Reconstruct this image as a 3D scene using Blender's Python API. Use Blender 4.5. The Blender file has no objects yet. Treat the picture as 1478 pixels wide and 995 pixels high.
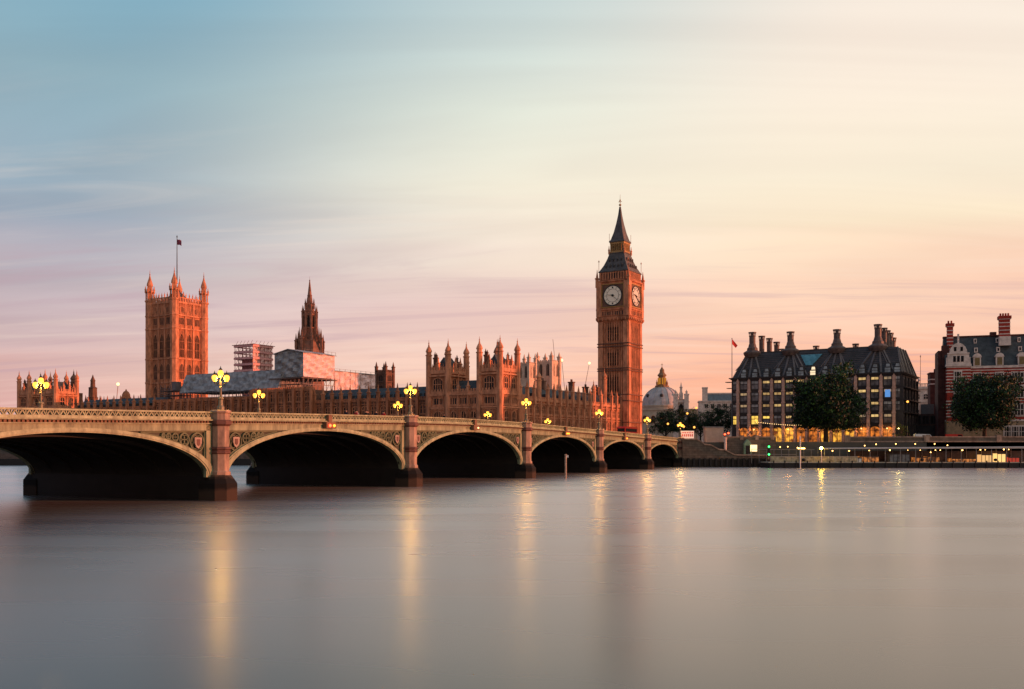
import bpy, math, random
from mathutils import Matrix, Vector
R = math.radians
sc = bpy.context.scene
COL = sc.collection
rnd = random.Random(7)

# ------------------------------------------------------------------ camera
CAM_H, F, HX, HY = 5.5, 1400.0, 739.0, 645.0
cd = bpy.data.cameras.new('camera'); cam = bpy.data.objects.new('camera', cd); COL.objects.link(cam)
cam.location = (0, 0, CAM_H); cam.rotation_euler = (R(90), 0, 0)
cd.sensor_fit = 'HORIZONTAL'; cd.sensor_width = 36; cd.lens = F / 1478 * 36
cd.shift_y = (HY - 497.5) / 1478; cd.clip_start = 0.5; cd.clip_end = 9000
sc.camera = cam
sc.view_settings.view_transform = 'Standard'; sc.view_settings.look = 'None'
sc.view_settings.gamma = 1; sc.view_settings.exposure = 0.0; sc.view_settings.use_curve_mapping = False

# ------------------------------------------------------------------ sky
SUN_AZ, SUN_EL = 93.0, 3.4                # azimuth from +Y towards +X
w = bpy.data.worlds.new('World'); sc.world = w; w.use_nodes = True
nt = w.node_tree; nt.nodes.clear()
def N(t, **k):
    n = nt.nodes.new(t)
    for a, b in k.items(): setattr(n, a, b)
    return n
def L(a, b): nt.links.new(a, b)
def s2l(c):
    return tuple(((v/255)/12.92 if v/255 <= .04045 else ((v/255+.055)/1.055)**2.4) for v in c) + (1,)
def Mth(op, a, b=None, c=None, clamp=False):
    n = N('ShaderNodeMath', operation=op); n.use_clamp = clamp
    for i, v in enumerate((a, b, c)):
        if v is None: continue
        if isinstance(v, (int, float)): n.inputs[i].default_value = v
        else: L(v, n.inputs[i])
    return n.outputs[0]
out = N('ShaderNodeOutputWorld'); bg = N('ShaderNodeBackground')
tc = N('ShaderNodeTexCoord'); sp = N('ShaderNodeSeparateXYZ'); L(tc.outputs['Generated'], sp.inputs[0])
X_, Y_, Z_ = sp.outputs
az = Mth('ARCTAN2', X_, Y_); el = Mth('ARCSINE', Z_)
# drifting cloud streaks on a flat cloud layer overhead
zz = Mth('ADD', Mth('MAXIMUM', Z_, 0.0), 0.10)
cx = Mth('DIVIDE', X_, zz); cy = Mth('DIVIDE', Y_, zz)
cmb = N('ShaderNodeCombineXYZ'); L(Mth('MULTIPLY', cx, .30), cmb.inputs[0]); L(Mth('MULTIPLY', cy, .85), cmb.inputs[1])
n1 = N('ShaderNodeTexNoise'); L(cmb.outputs[0], n1.inputs['Vector']); n1.inputs['Scale'].default_value = 1.55
n1.inputs['Detail'].default_value = 4; n1.inputs['Roughness'].default_value = .5; n1.inputs['Distortion'].default_value = 1.1
cmb2 = N('ShaderNodeCombineXYZ'); L(Mth('ADD', Mth('MULTIPLY', cx, .12), 7.3), cmb2.inputs[0]); L(Mth('MULTIPLY', cy, .5), cmb2.inputs[1])
n2 = N('ShaderNodeTexNoise'); L(cmb2.outputs[0], n2.inputs['Vector']); n2.inputs['Scale'].default_value = 1.6
n2.inputs['Detail'].default_value = 3; n2.inputs['Distortion'].default_value = .4
wob = Mth('MULTIPLY', Mth('SUBTRACT', n2.outputs['Fac'], .5), .16)
elf = Mth('DIVIDE', Mth('ADD', el, Mth('MULTIPLY', wob, .8)), R(40), clamp=True)
def ramp(stops):
    r = N('ShaderNodeValToRGB'); e = r.color_ramp.elements
    while len(e) > 1: e.remove(e[-1])
    for i, (d, c) in enumerate(stops):
        x = e[0] if i == 0 else e.new(d/40)
        x.position = d/40; x.color = s2l(c)
    L(elf, r.inputs[0]); return r.outputs[0]
left = ramp([(0,(232,176,168)),(4,(226,182,176)),(8,(196,180,186)),(11.5,(158,172,188)),(15,(154,176,190)),(19.5,(148,180,193)),(24,(128,170,190)),(40,(96,134,170))])
mid = ramp([(0,(255,194,164)),(4,(254,208,182)),(8,(240,208,200)),(11.5,(246,232,214)),(15,(246,238,218)),(19.5,(232,236,222)),(24,(208,220,216)),(40,(130,160,190))])
rgt = ramp([(0,(255,178,140)),(4,(255,186,154)),(8,(255,210,184)),(11.5,(255,235,205)),(15,(255,242,218)),(19.5,(253,238,220)),(24,(248,234,220)),(40,(180,190,200))])
back = ramp([(0,(170,135,130)),(8,(165,140,145)),(24,(125,130,150)),(40,(90,112,145))])
azw = Mth('ADD', az, wob); azd = Mth('ADD', Mth('SUBTRACT', azw, Mth('MULTIPLY', Mth('SUBTRACT', el, R(13)), .45)), 0.0)
def mixc(fac, a, b, mode='MIX'):
    m = N('ShaderNodeMix', data_type='RGBA', blend_type=mode)
    if isinstance(fac, (int, float)): m.inputs[0].default_value = fac
    else: L(fac, m.inputs[0])
    for i, v in ((6, a), (7, b)):
        if isinstance(v, tuple): m.inputs[i].default_value = v
        else: L(v, m.inputs[i])
    return m.outputs[2]
def mr(v, a, b):
    n = N('ShaderNodeMapRange', interpolation_type='SMOOTHSTEP'); L(v, n.inputs[0])
    n.inputs[1].default_value = a; n.inputs[2].default_value = b; return n.outputs[0]
c = mixc(mr(azd, R(-27), R(1)), left, mid)
c = mixc(mr(azd, R(-4), R(18)), c, rgt)
# the rest of the sky turns dim blue away from the sunset
dsun = Mth('ADD', Mth('MULTIPLY', X_, math.sin(R(SUN_AZ))), Mth('MULTIPLY', Y_, math.cos(R(SUN_AZ))))
c = mixc(mr(dsun, -.45, -.85), c, back)
streak = Mth('ADD', Mth('MULTIPLY', mr(n1.outputs['Fac'], .3, .72), .14), .935)
cs = N('ShaderNodeCombineXYZ'); 
L(Mth('POWER', streak, .8), cs.inputs[0]); L(streak, cs.inputs[1]); L(Mth('POWER', streak, .95), cs.inputs[2])
c = mixc(1.0, c, cs.outputs[0], 'MULTIPLY')
low = mr(el, R(17), R(6))
n3 = N('ShaderNodeTexNoise'); cmb3 = N('ShaderNodeCombineXYZ'); L(Mth('MULTIPLY', cx, .22), cmb3.inputs[0]); L(Mth('ADD', Mth('MULTIPLY', cy, 1.25), Mth('MULTIPLY', cx, .12)), cmb3.inputs[1]); L(cmb3.outputs[0], n3.inputs['Vector'])
n3.inputs['Scale'].default_value = 1.9; n3.inputs['Detail'].default_value = 5; n3.inputs['Distortion'].default_value = 1.6; n3.inputs['Roughness'].default_value = .58
c = mixc(Mth('MULTIPLY', Mth('MULTIPLY', mr(n3.outputs['Fac'], .48, .76), .26), mr(el, R(22), R(11))), c, s2l((255, 232, 214)))
c = mixc(Mth('MULTIPLY', Mth('MULTIPLY', mr(n3.outputs['Fac'], .50, .30), .40), low), c, s2l((192, 160, 172)))
sky = N('ShaderNodeTexSky'); sky.sky_type = 'NISHITA'; sky.sun_disc = False
sky.sun_elevation = R(SUN_EL); sky.sun_rotation = R(SUN_AZ); sky.altitude = 10; sky.dust_density = 1.5
nsk = N('ShaderNodeVectorMath', operation='SCALE'); L(sky.outputs[0], nsk.inputs[0]); nsk.inputs['Scale'].default_value = .05
c = mixc(.985, nsk.outputs[0], c)
L(c, bg.inputs['Color']); bg.inputs['Strength'].default_value = 1.0
L(bg.outputs[0], out.inputs['Surface'])

# ------------------------------------------------------------------ sun
ld = bpy.data.lights.new('sun', 'SUN'); ld.energy = 5.0; ld.angle = R(.6); ld.color = (1, .29, .14)
sun = bpy.data.objects.new('sun', ld); COL.objects.link(sun)
sd = Vector((math.sin(R(SUN_AZ))*math.cos(R(SUN_EL)), math.cos(R(SUN_AZ))*math.cos(R(SUN_EL)), math.sin(R(SUN_EL))))
sun.rotation_euler = sd.to_track_quat('Z', 'Y').to_euler()

# ------------------------------------------------------------------ materials
MATS = {}
def mat(name, col, rough=.8, var=.25, scale=1.0, col2=None, emit=0, ecol=None, metal=0, bump=0, spec=.3, detail=6, zs=1):
    if name in MATS: return MATS[name]
    m = bpy.data.materials.new(name); m.use_nodes = True; t = m.node_tree; b = t.nodes['Principled BSDF']
    b.inputs['Roughness'].default_value = rough; b.inputs['Metallic'].default_value = metal
    b.inputs['Specular IOR Level'].default_value = spec
    if emit:
        b.inputs['Base Color'].default_value = (*col, 1)
        b.inputs['Emission Color'].default_value = (*(ecol or col), 1); b.inputs['Emission Strength'].default_value = emit
    else:
        n = t.nodes.new('ShaderNodeTexNoise'); n.inputs['Scale'].default_value = scale; n.inputs['Detail'].default_value = detail
        n.inputs['Roughness'].default_value = .65
        tcn = t.nodes.new('ShaderNodeNewGeometry'); mpn = t.nodes.new('ShaderNodeMapping'); mpn.inputs['Scale'].default_value = (1, 1, zs); t.links.new(tcn.outputs['Position'], mpn.inputs[0]); t.links.new(mpn.outputs[0], n.inputs['Vector'])
        r = t.nodes.new('ShaderNodeValToRGB'); t.links.new(n.outputs['Fac'], r.inputs[0])
        c2 = col2 or tuple(v*(1-var) for v in col); c1 = tuple(min(1, v*(1+var*.5)) for v in col)
        r.color_ramp.elements[0].position = .35; r.color_ramp.elements[1].position = .65
        r.color_ramp.elements[0].color = (*c2, 1); r.color_ramp.elements[1].color = (*c1, 1)
        t.links.new(r.outputs[0], b.inputs['Base Color'])
        if bump:
            bp = t.nodes.new('ShaderNodeBump'); bp.inputs['Strength'].default_value = bump; bp.inputs['Distance'].default_value = .1
            t.links.new(n.outputs['Fac'], bp.inputs['Height']); t.links.new(bp.outputs[0], b.inputs['Normal'])
    MATS[name] = m; return m
def stone_blocks(name, c1, c2, mortar, bw, bh, rough=.85, stain=None, low=None):
    """ashlar / brick: blocks laid by height and by distance along the wall, with a tide stain low down if asked for"""
    m = bpy.data.materials.new(name); m.use_nodes = True; t = m.node_tree; b = t.nodes['Principled BSDF']
    b.inputs['Roughness'].default_value = rough; b.inputs['Specular IOR Level'].default_value = .25
    g = t.nodes.new('ShaderNodeNewGeometry'); s = t.nodes.new('ShaderNodeSeparateXYZ'); t.links.new(g.outputs['Position'], s.inputs[0])
    a = t.nodes.new('ShaderNodeMath'); a.operation = 'MULTIPLY_ADD'; t.links.new(s.outputs[1], a.inputs[0]); a.inputs[1].default_value = -.6; t.links.new(s.outputs[0], a.inputs[2])
    cb = t.nodes.new('ShaderNodeCombineXYZ'); t.links.new(a.outputs[0], cb.inputs[0]); t.links.new(s.outputs[2], cb.inputs[1])
    br = t.nodes.new('ShaderNodeTexBrick'); t.links.new(cb.outputs[0], br.inputs['Vector']); br.inputs['Scale'].default_value = 1
    br.inputs['Brick Width'].default_value = bw; br.inputs['Row Height'].default_value = bh; br.inputs['Mortar Size'].default_value = .025
    br.inputs['Color1'].default_value = (*c1, 1); br.inputs['Color2'].default_value = (*c2, 1); br.inputs['Mortar'].default_value = (*mortar, 1)
    n = t.nodes.new('ShaderNodeTexNoise'); n.inputs['Scale'].default_value = .8; n.inputs['Detail'].default_value = 7; t.links.new(g.outputs['Position'], n.inputs['Vector'])
    mm = t.nodes.new('ShaderNodeMix'); mm.data_type = 'RGBA'; mm.blend_type = 'MULTIPLY'; mm.inputs[0].default_value = .55
    rr = t.nodes.new('ShaderNodeValToRGB'); rr.color_ramp.elements[0].position = .3; rr.color_ramp.elements[0].color = (.35, .33, .32, 1); rr.color_ramp.elements[1].position = .65; rr.color_ramp.elements[1].color = (1, 1, 1, 1)
    t.links.new(n.outputs['Fac'], rr.inputs[0]); t.links.new(br.outputs['Color'], mm.inputs[6]); t.links.new(rr.outputs[0], mm.inputs[7])
    res = mm.outputs[2]
    if stain:
        z0, z1, sc_ = stain
        zz = t.nodes.new('ShaderNodeMath'); zz.operation = 'MULTIPLY_ADD'; t.links.new(n.outputs['Fac'], zz.inputs[0]); zz.inputs[1].default_value = .8; t.links.new(s.outputs[2], zz.inputs[2])
        mp = t.nodes.new('ShaderNodeMapRange'); t.links.new(zz.outputs[0], mp.inputs[0]); mp.inputs[1].default_value = z0; mp.inputs[2].default_value = z1
        m2 = t.nodes.new('ShaderNodeMix'); m2.data_type = 'RGBA'; t.links.new(mp.outputs[0], m2.inputs[0]); m2.inputs[6].default_value = (*sc_, 1); t.links.new(res, m2.inputs[7])
        if low:
            mp2 = t.nodes.new('ShaderNodeMapRange'); t.links.new(zz.outputs[0], mp2.inputs[0]); mp2.inputs[1].default_value = low[0]; mp2.inputs[2].default_value = low[0]+.35
            m3 = t.nodes.new('ShaderNodeMix'); m3.data_type = 'RGBA'; t.links.new(mp2.outputs[0], m3.inputs[0]); m3.inputs[6].default_value = (*low[1], 1); t.links.new(m2.outputs[2], m3.inputs[7]); m2 = m3
        res = m2.outputs[2]
    t.links.new(res, b.inputs['Base Color']); MATS[name] = m; return m

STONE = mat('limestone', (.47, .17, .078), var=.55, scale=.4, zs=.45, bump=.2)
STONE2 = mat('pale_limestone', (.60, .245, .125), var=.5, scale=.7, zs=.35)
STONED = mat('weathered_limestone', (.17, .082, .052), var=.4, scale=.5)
GLASS = mat('dark_glass', (.014, .010, .010), rough=.6, var=.3, scale=.4, spec=.08)
GLASSM = mat('dim_glass', (.04, .028, .025), rough=.6, var=.6, scale=.5, spec=.1)
LIT = mat('lit_window', (.5, .4, .1), emit=1.5, ecol=(1, .60, .09))
LITW = mat('warm_interior', (.5, .3, .1), emit=1.3, ecol=(1, .36, .04))
LITP = mat('pale_lit_window', (.5, .4, .2), emit=1.0, ecol=(1, .78, .50))
LITR = mat('red_lit_window', (.5, .2, .2), emit=.9, ecol=(1, .26, .16))
ROOF = mat('iron_roof', (.10, .088, .08), rough=.6, var=.4, scale=.5)
ROOFD = mat('dark_roof', (.045, .04, .04), rough=.6, var=.4, scale=.5)
SLATE = mat('slate', (.058, .062, .062), rough=.7, var=.4, scale=.7)
LEAD = mat('lead_dome', (.50, .43, .40), rough=.55, var=.35, scale=.2)
GILT = mat('gilded_metal', (.40, .22, .06), rough=.5, metal=.2)
IRON = mat('painted_iron', (.03, .035, .03), rough=.5)
PAINT = mat('bridge_green_paint', (.235, .255, .15), rough=.55, var=.5, scale=1.3, zs=.25)
PAINTL = mat('bridge_light_paint', (.305, .335, .20), rough=.5, var=.42, scale=1.3, zs=.3)
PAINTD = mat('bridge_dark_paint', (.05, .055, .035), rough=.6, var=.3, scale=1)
SHADEBROWN = mat('band_shade_brown', (.17, .085, .045), rough=.6, var=.3, scale=2)  # red-brown dentil shadow put into the colour; light boxes share it
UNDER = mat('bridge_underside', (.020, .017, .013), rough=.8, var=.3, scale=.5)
GRANITE = mat('pink_granite', (.36, .235, .165), rough=.6, var=.5, scale=1.0, zs=.4, bump=.1)
GRANITED = mat('dark_granite', (.14, .065, .05), rough=.7, var=.3, scale=1.3)
WETG = stone_blocks('tidal_granite', (.16, .105, .065), (.12, .08, .05), (.04, .03, .02), 1.3, .6, stain=(2.6, 3.3, (.008, .006, .005)), low=(1.35, (.045, .028, .018)))
WETG.name = 'tidal_granite'
WETP = stone_blocks('wet_pier_stone', (.014, .012, .010), (.011, .010, .008), (.012, .01, .01), 1.6, .7, rough=.6)
WALLS = stone_blocks('embankment_granite', (.18, .135, .10), (.13, .10, .075), (.06, .045, .035), 1.6, .62, stain=(2.3, 2.9, (.030, .022, .016)))
BRICK = stone_blocks('red_brick', (.48, .045, .025), (.40, .035, .02), (.30, .05, .03), .6, .25)
BRICKD = mat('dark_brick', (.10, .03, .022), var=.4, scale=.8)
WHITEST = mat('portland_stone', (.72, .56, .47), var=.3, scale=.8)
SHEET = mat('shaded_sheeting', (.31, .30, .30), rough=.7, var=.45, scale=.5, bump=.9, detail=5)  # pale sheeting with the grey of its shaded side in the colour
SHEETSUN = mat('sunlit_sheeting', (.80, .58, .54), rough=.6, var=.2, scale=.9, bump=.6, detail=3)  # same sheeting, pink sunset light put into the colour
STEEL = mat('scaffold_steel', (.16, .13, .13), rough=.5, metal=.3)
PLANK = mat('scaffold_planks', (.16, .11, .09), var=.3, scale=2)
BARK = mat('bark', (.045, .032, .022), var=.4, scale=3)
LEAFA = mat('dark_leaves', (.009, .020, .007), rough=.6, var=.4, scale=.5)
LEAFHI = mat('highlight_leaves', (.040, .10, .018), rough=.6, var=.4, scale=.5)
ASPH = mat('asphalt', (.05, .05, .052), var=.3, scale=2)
PAVE = mat('paving', (.20, .17, .14), var=.3, scale=2)
LAND = mat('city_ground', (.09, .08, .065), var=.4, scale=.05)
LAMPG = mat('street_lamp_glass', (1, .6, .1), emit=1.9, ecol=(1, .42, .05))
LAMPS = mat('small_lamp_glass', (1, .6, .2), emit=2.1, ecol=(1, .40, .06))
LAMPW = mat('flood_lamp_glass', (1, .8, .5), emit=120, ecol=(1, .60, .05))
LAMPT = mat('tiny_lamp_glass', (1, .8, .5), emit=3, ecol=(1, .60, .22))
LRED = mat('red_light', (1, .1, .05), emit=9, ecol=(1, .06, .02))
LORG = mat('amber_light', (1, .3, .05), emit=5, ecol=(1, .22, .02))
LGRN = mat('green_light', (.1, 1, .3), emit=7, ecol=(.03, 1, .12))
LBLU = mat('blue_screen', (.1, .3, .8), emit=.7, ecol=(.12, .32, .70))
REDP = mat('red_paint', (.75, .03, .02), rough=.35, var=.1)
WHITEP = mat('white_paint', (.72, .68, .62), rough=.5, var=.15)
BLACKP = mat('black_hull', (.010, .009, .010), rough=.5, var=.3)
GREYP = mat('grey_metal', (.22, .20, .19), rough=.5, var=.2)
CLOTH = [mat('navy_cloth', (.015, .015, .03)), mat('black_cloth', (.012, .011, .012)), mat('red_cloth', (.35, .02, .02)), mat('pale_cloth', (.45, .38, .33))]
SKIN = mat('skin', (.45, .25, .17)); HAIR = mat('hair', (.02, .014, .01))

def lit_noise(name, dark, bright, strength, scale, lo=.35, hi=.65):
    """a lit room seen through glass: patchy interior light"""
    m = bpy.data.materials.new(name); m.use_nodes = True; t = m.node_tree; b = t.nodes['Principled BSDF']
    g = t.nodes.new('ShaderNodeNewGeometry'); n = t.nodes.new('ShaderNodeTexNoise'); n.inputs['Scale'].default_value = scale; n.inputs['Detail'].default_value = 3
    t.links.new(g.outputs['Position'], n.inputs['Vector']); r = t.nodes.new('ShaderNodeValToRGB'); t.links.new(n.outputs['Fac'], r.inputs[0])
    r.color_ramp.elements[0].position = lo; r.color_ramp.elements[1].position = hi; r.color_ramp.elements[0].color = (*dark, 1); r.color_ramp.elements[1].color = (*bright, 1)
    b.inputs['Base Color'].default_value = (.05,.03,.02,1); t.links.new(r.outputs[0], b.inputs['Emission Color']); b.inputs['Emission Strength'].default_value = strength; MATS[name] = m; return m
SHOPY = lit_noise('shop_interior', (.12,.022,.004), (1,.46,.05), 1.3, .9)
SHOPR = lit_noise('restaurant_interior', (.04,.008,.003), (1,.26,.03), .9, .8)
ROOMA = lit_noise('waiting_room_interior', (.03,.008,.003), (1,.32,.07), .6, 1.3)
LIT = lit_noise('lit_window_glass', (.75,.42,.05), (1,.68,.13), 1.25, .8)
# ------------------------------------------------------------------ helpers
def root_z(p):
    z = 0.0
    while p is not None: z += p.location.z; p = p.parent
    return z
class MB:
    def __init__(s): s.v = []; s.f = []; s.m = []; s.M = Matrix(); s.k = 0; s.cuts = []
    def cut(s): s.cuts.append((len(s.v), len(s.f)))
    def add(s, vs, fs):
        o = len(s.v); I = s.M == Matrix()
        s.v += [tuple(v) if I else tuple(s.M @ Vector(v)) for v in vs]
        s.f += [tuple(i+o for i in f) for f in fs]; s.m += [s.k]*len(fs)
    def box(s, x0, x1, y0, y1, z0, z1):
        s.add([(x0,y0,z0),(x1,y0,z0),(x1,y1,z0),(x0,y1,z0),(x0,y0,z1),(x1,y0,z1),(x1,y1,z1),(x0,y1,z1)],
              [(0,3,2,1),(4,5,6,7),(0,1,5,4),(1,2,6,5),(2,3,7,6),(3,0,4,7)])
    def cbox(s, x, y, w, z0, z1, d=None):
        d = d or w; s.box(x-w/2, x+w/2, y-d/2, y+d/2, z0, z1)
    def lathe(s, x, y, prof, n=8, rot=None, cap=True):
        rot = math.pi/n if rot is None else rot; vs = []; fs = []
        for r, z in prof:
            for i in range(n):
                a = rot+2*math.pi*i/n; vs.append((x+r*math.cos(a), y+r*math.sin(a), z))
        for j in range(len(prof)-1):
            for i in range(n):
                k = (i+1) % n; fs.append((j*n+i, j*n+k, (j+1)*n+k, (j+1)*n+i))
        if cap: fs.append(tuple(range(n))[::-1]); fs.append(tuple((len(prof)-1)*n+i for i in range(n)))
        s.add(vs, fs)
    def sq(s, x, y, prof): s.lathe(x, y, [(r*math.sqrt(2), z) for r, z in prof], 4, math.pi/4)
    def beam(s, p, q, w, h=None):
        h = h or w; p = Vector(p); q = Vector(q); d = (q-p).normalized()
        up = Vector((0,0,1)) if abs(d.z) < .95 else Vector((0,1,0)); a = d.cross(up).normalized()*w/2; b = a.cross(d).normalized()*h/2
        vs = [p-a-b, p+a-b, p+a+b, p-a+b, q-a-b, q+a-b, q+a+b, q-a+b]
        s.add(vs, [(0,1,2,3),(7,6,5,4),(0,4,5,1),(1,5,6,2),(2,6,7,3),(3,7,4,0)])
    def sphere(s, x, y, z, r, n=10, m=6, sz=1):
        s.lathe(x, y, [(max(.001, r*math.sin(math.pi*i/m)), z-r*sz*math.cos(math.pi*i/m)) for i in range(m+1)], n)
    def ring(s, c, r, t, n=16, axis='y', d=.1):
        """flat ring standing in the xz plane"""
        vs = []; fs = []
        for i in range(n):
            a = 2*math.pi*i/n; ca, sa = math.cos(a), math.sin(a)
            for rr, yy in ((r, c[1]-d), (r-t, c[1]-d), (r-t, c[1]+d), (r, c[1]+d)):
                vs.append((c[0]+rr*ca, yy, c[2]+rr*sa))
        for i in range(n):
            k = (i+1) % n
            for j in range(4): fs.append((i*4+j, i*4+(j+1)%4, k*4+(j+1)%4, k*4+j))
        s.add(vs, fs)
    def prism(s, poly, z0, z1):
        n = len(poly); s.add([(x,y,z0) for x,y in poly]+[(x,y,z1) for x,y in poly],
            [tuple(range(n))[::-1], tuple(range(n,2*n))]+[(i,(i+1)%n,n+(i+1)%n,n+i) for i in range(n)])
    def plate(s, poly, y0, y1):
        """polygon in xz, extruded along y"""
        n = len(poly); s.add([(x,y0,z) for x,z in poly]+[(x,y1,z) for x,z in poly],
            [tuple(range(n)), tuple(range(n,2*n))[::-1]]+[(i,n+i,n+(i+1)%n,(i+1)%n) for i in range(n)])
    def mesh(s, name, mats, dz=0):
        me = bpy.data.meshes.new(name); me.from_pydata([(x,y,z-dz) for x,y,z in s.v], [], s.f)
        for mm in (mats if isinstance(mats, (list, tuple)) else [mats]): me.materials.append(mm)
        me.polygons.foreach_set('material_index', s.m); me.update(); return me
    def build(s, name, mats, parent=None):
        o = bpy.data.objects.new(name, s.mesh(name, mats, root_z(parent) if parent else 0)); COL.objects.link(o); o.parent = parent; return o
def build_each(mb, name, mats, parent):
    """one part for every piece closed with mb.cut()"""
    v0 = f0 = 0; out_ = []
    for v1, f1 in mb.cuts:
        p = MB(); p.v = mb.v[v0:v1]; p.f = [tuple(i-v0 for i in f) for f in mb.f[f0:f1]]; p.m = mb.m[f0:f1]; v0, f0 = v1, f1
        if p.f: out_.append(p.build(name, mats, parent))
    return out_
def thing(name, label, cat, loc=(0,0,0), rz=0, group=None):
    o = bpy.data.objects.new(name, None); COL.objects.link(o); o.location = loc; o.rotation_euler = (0,0,R(rz))
    o['label'] = label; o['category'] = cat
    if group: o['group'] = group
    o.empty_display_size = 1; return o
def tag(o, label, cat, group=None, kind=None):
    o['label'] = label; o['category'] = cat
    if group: o['group'] = group
    if kind: o['kind'] = kind
    return o
def place(name, me, parent, M):
    o = bpy.data.objects.new(name, me); COL.objects.link(o); o.parent = parent
    o.matrix_local = Matrix.Translation((0,0,-root_z(parent))) @ M; return o
def kids(o): return [c for c in bpy.data.objects if c.parent == o]
def copy_tree(o, parent=None):
    c_ = o.copy(); COL.objects.link(c_); c_.parent = parent
    for ch in kids(o): copy_tree(ch, c_)
    return c_
def base_origin(o):
    """bring the origin of a one-mesh thing to the foot of its mesh"""
    me = o.data; vs = [v.co for v in me.vertices]
    cx_ = (min(v.x for v in vs)+max(v.x for v in vs))/2; cy_ = (min(v.y for v in vs)+max(v.y for v in vs))/2; cz_ = min(v.z for v in vs)
    T = Vector((cx_, cy_, cz_)); me.transform(Matrix.Translation(-T)); o.location = o.location + o.rotation_euler.to_matrix() @ T; return o
def T(x, y, z, rz=0): return Matrix.Translation((x, y, z)) @ Matrix.Rotation(R(rz), 4, 'Z')

def prof_turret(z0, z1, r, zt, n=8):
    h = zt-z1
    return [(r,z0),(r,z1),(r*1.22,z1+h*.02),(r*1.22,z1+h*.07),(r*.88,z1+h*.08),(r*.88,z1+h*.22),(r*1.12,z1+h*.24),(r*1.1,z1+h*.29),
            (r*1.0,z1+h*.36),(r*.72,z1+h*.47),(r*.34,z1+h*.58),(r*.14,z1+h*.76),(r*.26,z1+h*.79),(r*.10,z1+h*.83),(.03,zt)]
def turret(mb, x, y, z0, z1, r, zt): mb.lathe(x, y, prof_turret(z0, z1, r, zt))
def pinnacle(mb, x, y, z0, z1, wd):
    h = z1-z0; mb.sq(x, y, [(wd/2,z0),(wd/2,z0+h*.45),(wd*.68,z0+h*.47),(wd*.68,z0+h*.52),(wd*.36,z0+h*.55),(.03,z1)])

WIN = {}
def window_mesh(wd, h, nm, arch, glass, frame, tr=1):
    key = (round(wd,2), round(h,2), nm, arch, glass.name, frame.name, tr)
    if key in WIN: return WIN[key]
    mb = MB(); a = h*.22 if arch else 0; hw = wd/2
    pts = [(-hw,0),(hw,0),(hw,h-a)] + ([(hw*.75,h-a*.45),(0,h),(-hw*.75,h-a*.45)] if arch else []) + [(-hw,h-a)]
    mb.plate(pts, -.05, .0); mb.k = 1; t = min(.16, wd*.09)
    for i in range(1, nm+1):
        x = -hw+wd*i/(nm+1); top = h-a*(abs(x)/hw) if arch else h
        mb.box(x-t/2, x+t/2, -.16, -.05, 0, top)
    for j in range(1, tr+1): mb.box(-hw, hw, -.15, -.05, h*j/(tr+1)-t*.6, h*j/(tr+1)+t*.6)
    for sx in (-1, 1): mb.box(min(sx*hw, sx*(hw+t)), max(sx*hw, sx*(hw+t)), -.2, 0, 0, h-a)
    mb.box(-hw-t, hw+t, -.26, 0, -t*1.3, 0)
    P = [(-hw,h-a),(-hw*.75,h-a*.45),(0,h),(hw*.75,h-a*.45),(hw,h-a)] if arch else [(-hw-t,h),(hw+t,h)]
    for p, q in zip(P, P[1:]): mb.beam((p[0],-.12,p[1]), (q[0],-.12,q[1]), .22, t*1.4)
    WIN[key] = mb.mesh('window', [glass, frame]); return WIN[key]

def facade(parent, mb, M, W, z0, z1, bays, rows, pil=.6, proj=.4, nm=2, arch=True, glass=(GLASS,), frame=STONE2, name='window', tr=1, strings=True, fill=.86):
    """bay grid on a wall plane: pilasters and string courses in mb, windows as parts"""
    old = mb.M; mb.M = M; bw = W/bays
    for i in range(bays+1):
        u = i*bw; mb.box(u-pil/2, u+pil/2, -proj, .02, z0, z1)
    if strings:
        for a, b in rows:
            mb.box(0, W, -proj*.55, .01, a-.62, a-.32); mb.box(0, W, -proj*.7, .01, b+.28, b+.55)
    mb.M = old
    for i in range(bays):
        for (a, b) in rows:
            wd = (bw-pil)*fill; g = glass[rnd.randrange(len(glass))]
            place(name, window_mesh(wd, b-a, nm, arch, g, frame, tr), parent, M @ T((i+.5)*bw, 0, a))
def battlement(mb, M, W, z0, h, pitch=1.2, proj=.35):
    old = mb.M; mb.M = M; mb.box(0, W, -proj, .25, z0, z0+h*.55); n = max(2, int(W/pitch))
    for i in range(n): u = (i+.25)*W/n; mb.box(u, u+W/n*.5, -proj, .15, z0+h*.55, z0+h)
    mb.M = old

# ------------------------------------------------------------------ frames of reference (metres)
G = 6.8                                                     # street level above the river
TH = 31.5; CT, ST = math.cos(R(TH)), math.sin(R(TH))
BBX, BBY = 41.8, 375.0
def pal(n, d):                                              # n: north along the river front, d: inland (west) from the clock tower
    return (BBX + n*CT + d*ST, BBY - n*ST + d*CT)
def n_at(px, e):                                            # north coordinate of a sight line on the line e metres east of the clock tower
    k = (px-HX)/F; x0, y0 = pal(0, -e); return (k*y0-x0)/(CT+k*ST)
def at(px, y): return ((px-HX)/F*y, y)
def zat(py, y): return CAM_H + (HY-py)/F*y
BD = 65.25                                                  # heading of the bridge, west
BC, BS = math.cos(R(BD)), math.sin(R(BD))
BX0, BY0 = 45.3, 264.2
def br(x, y): return (BX0 + x*BC - y*BS, BY0 + x*BS + y*BC)

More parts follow.
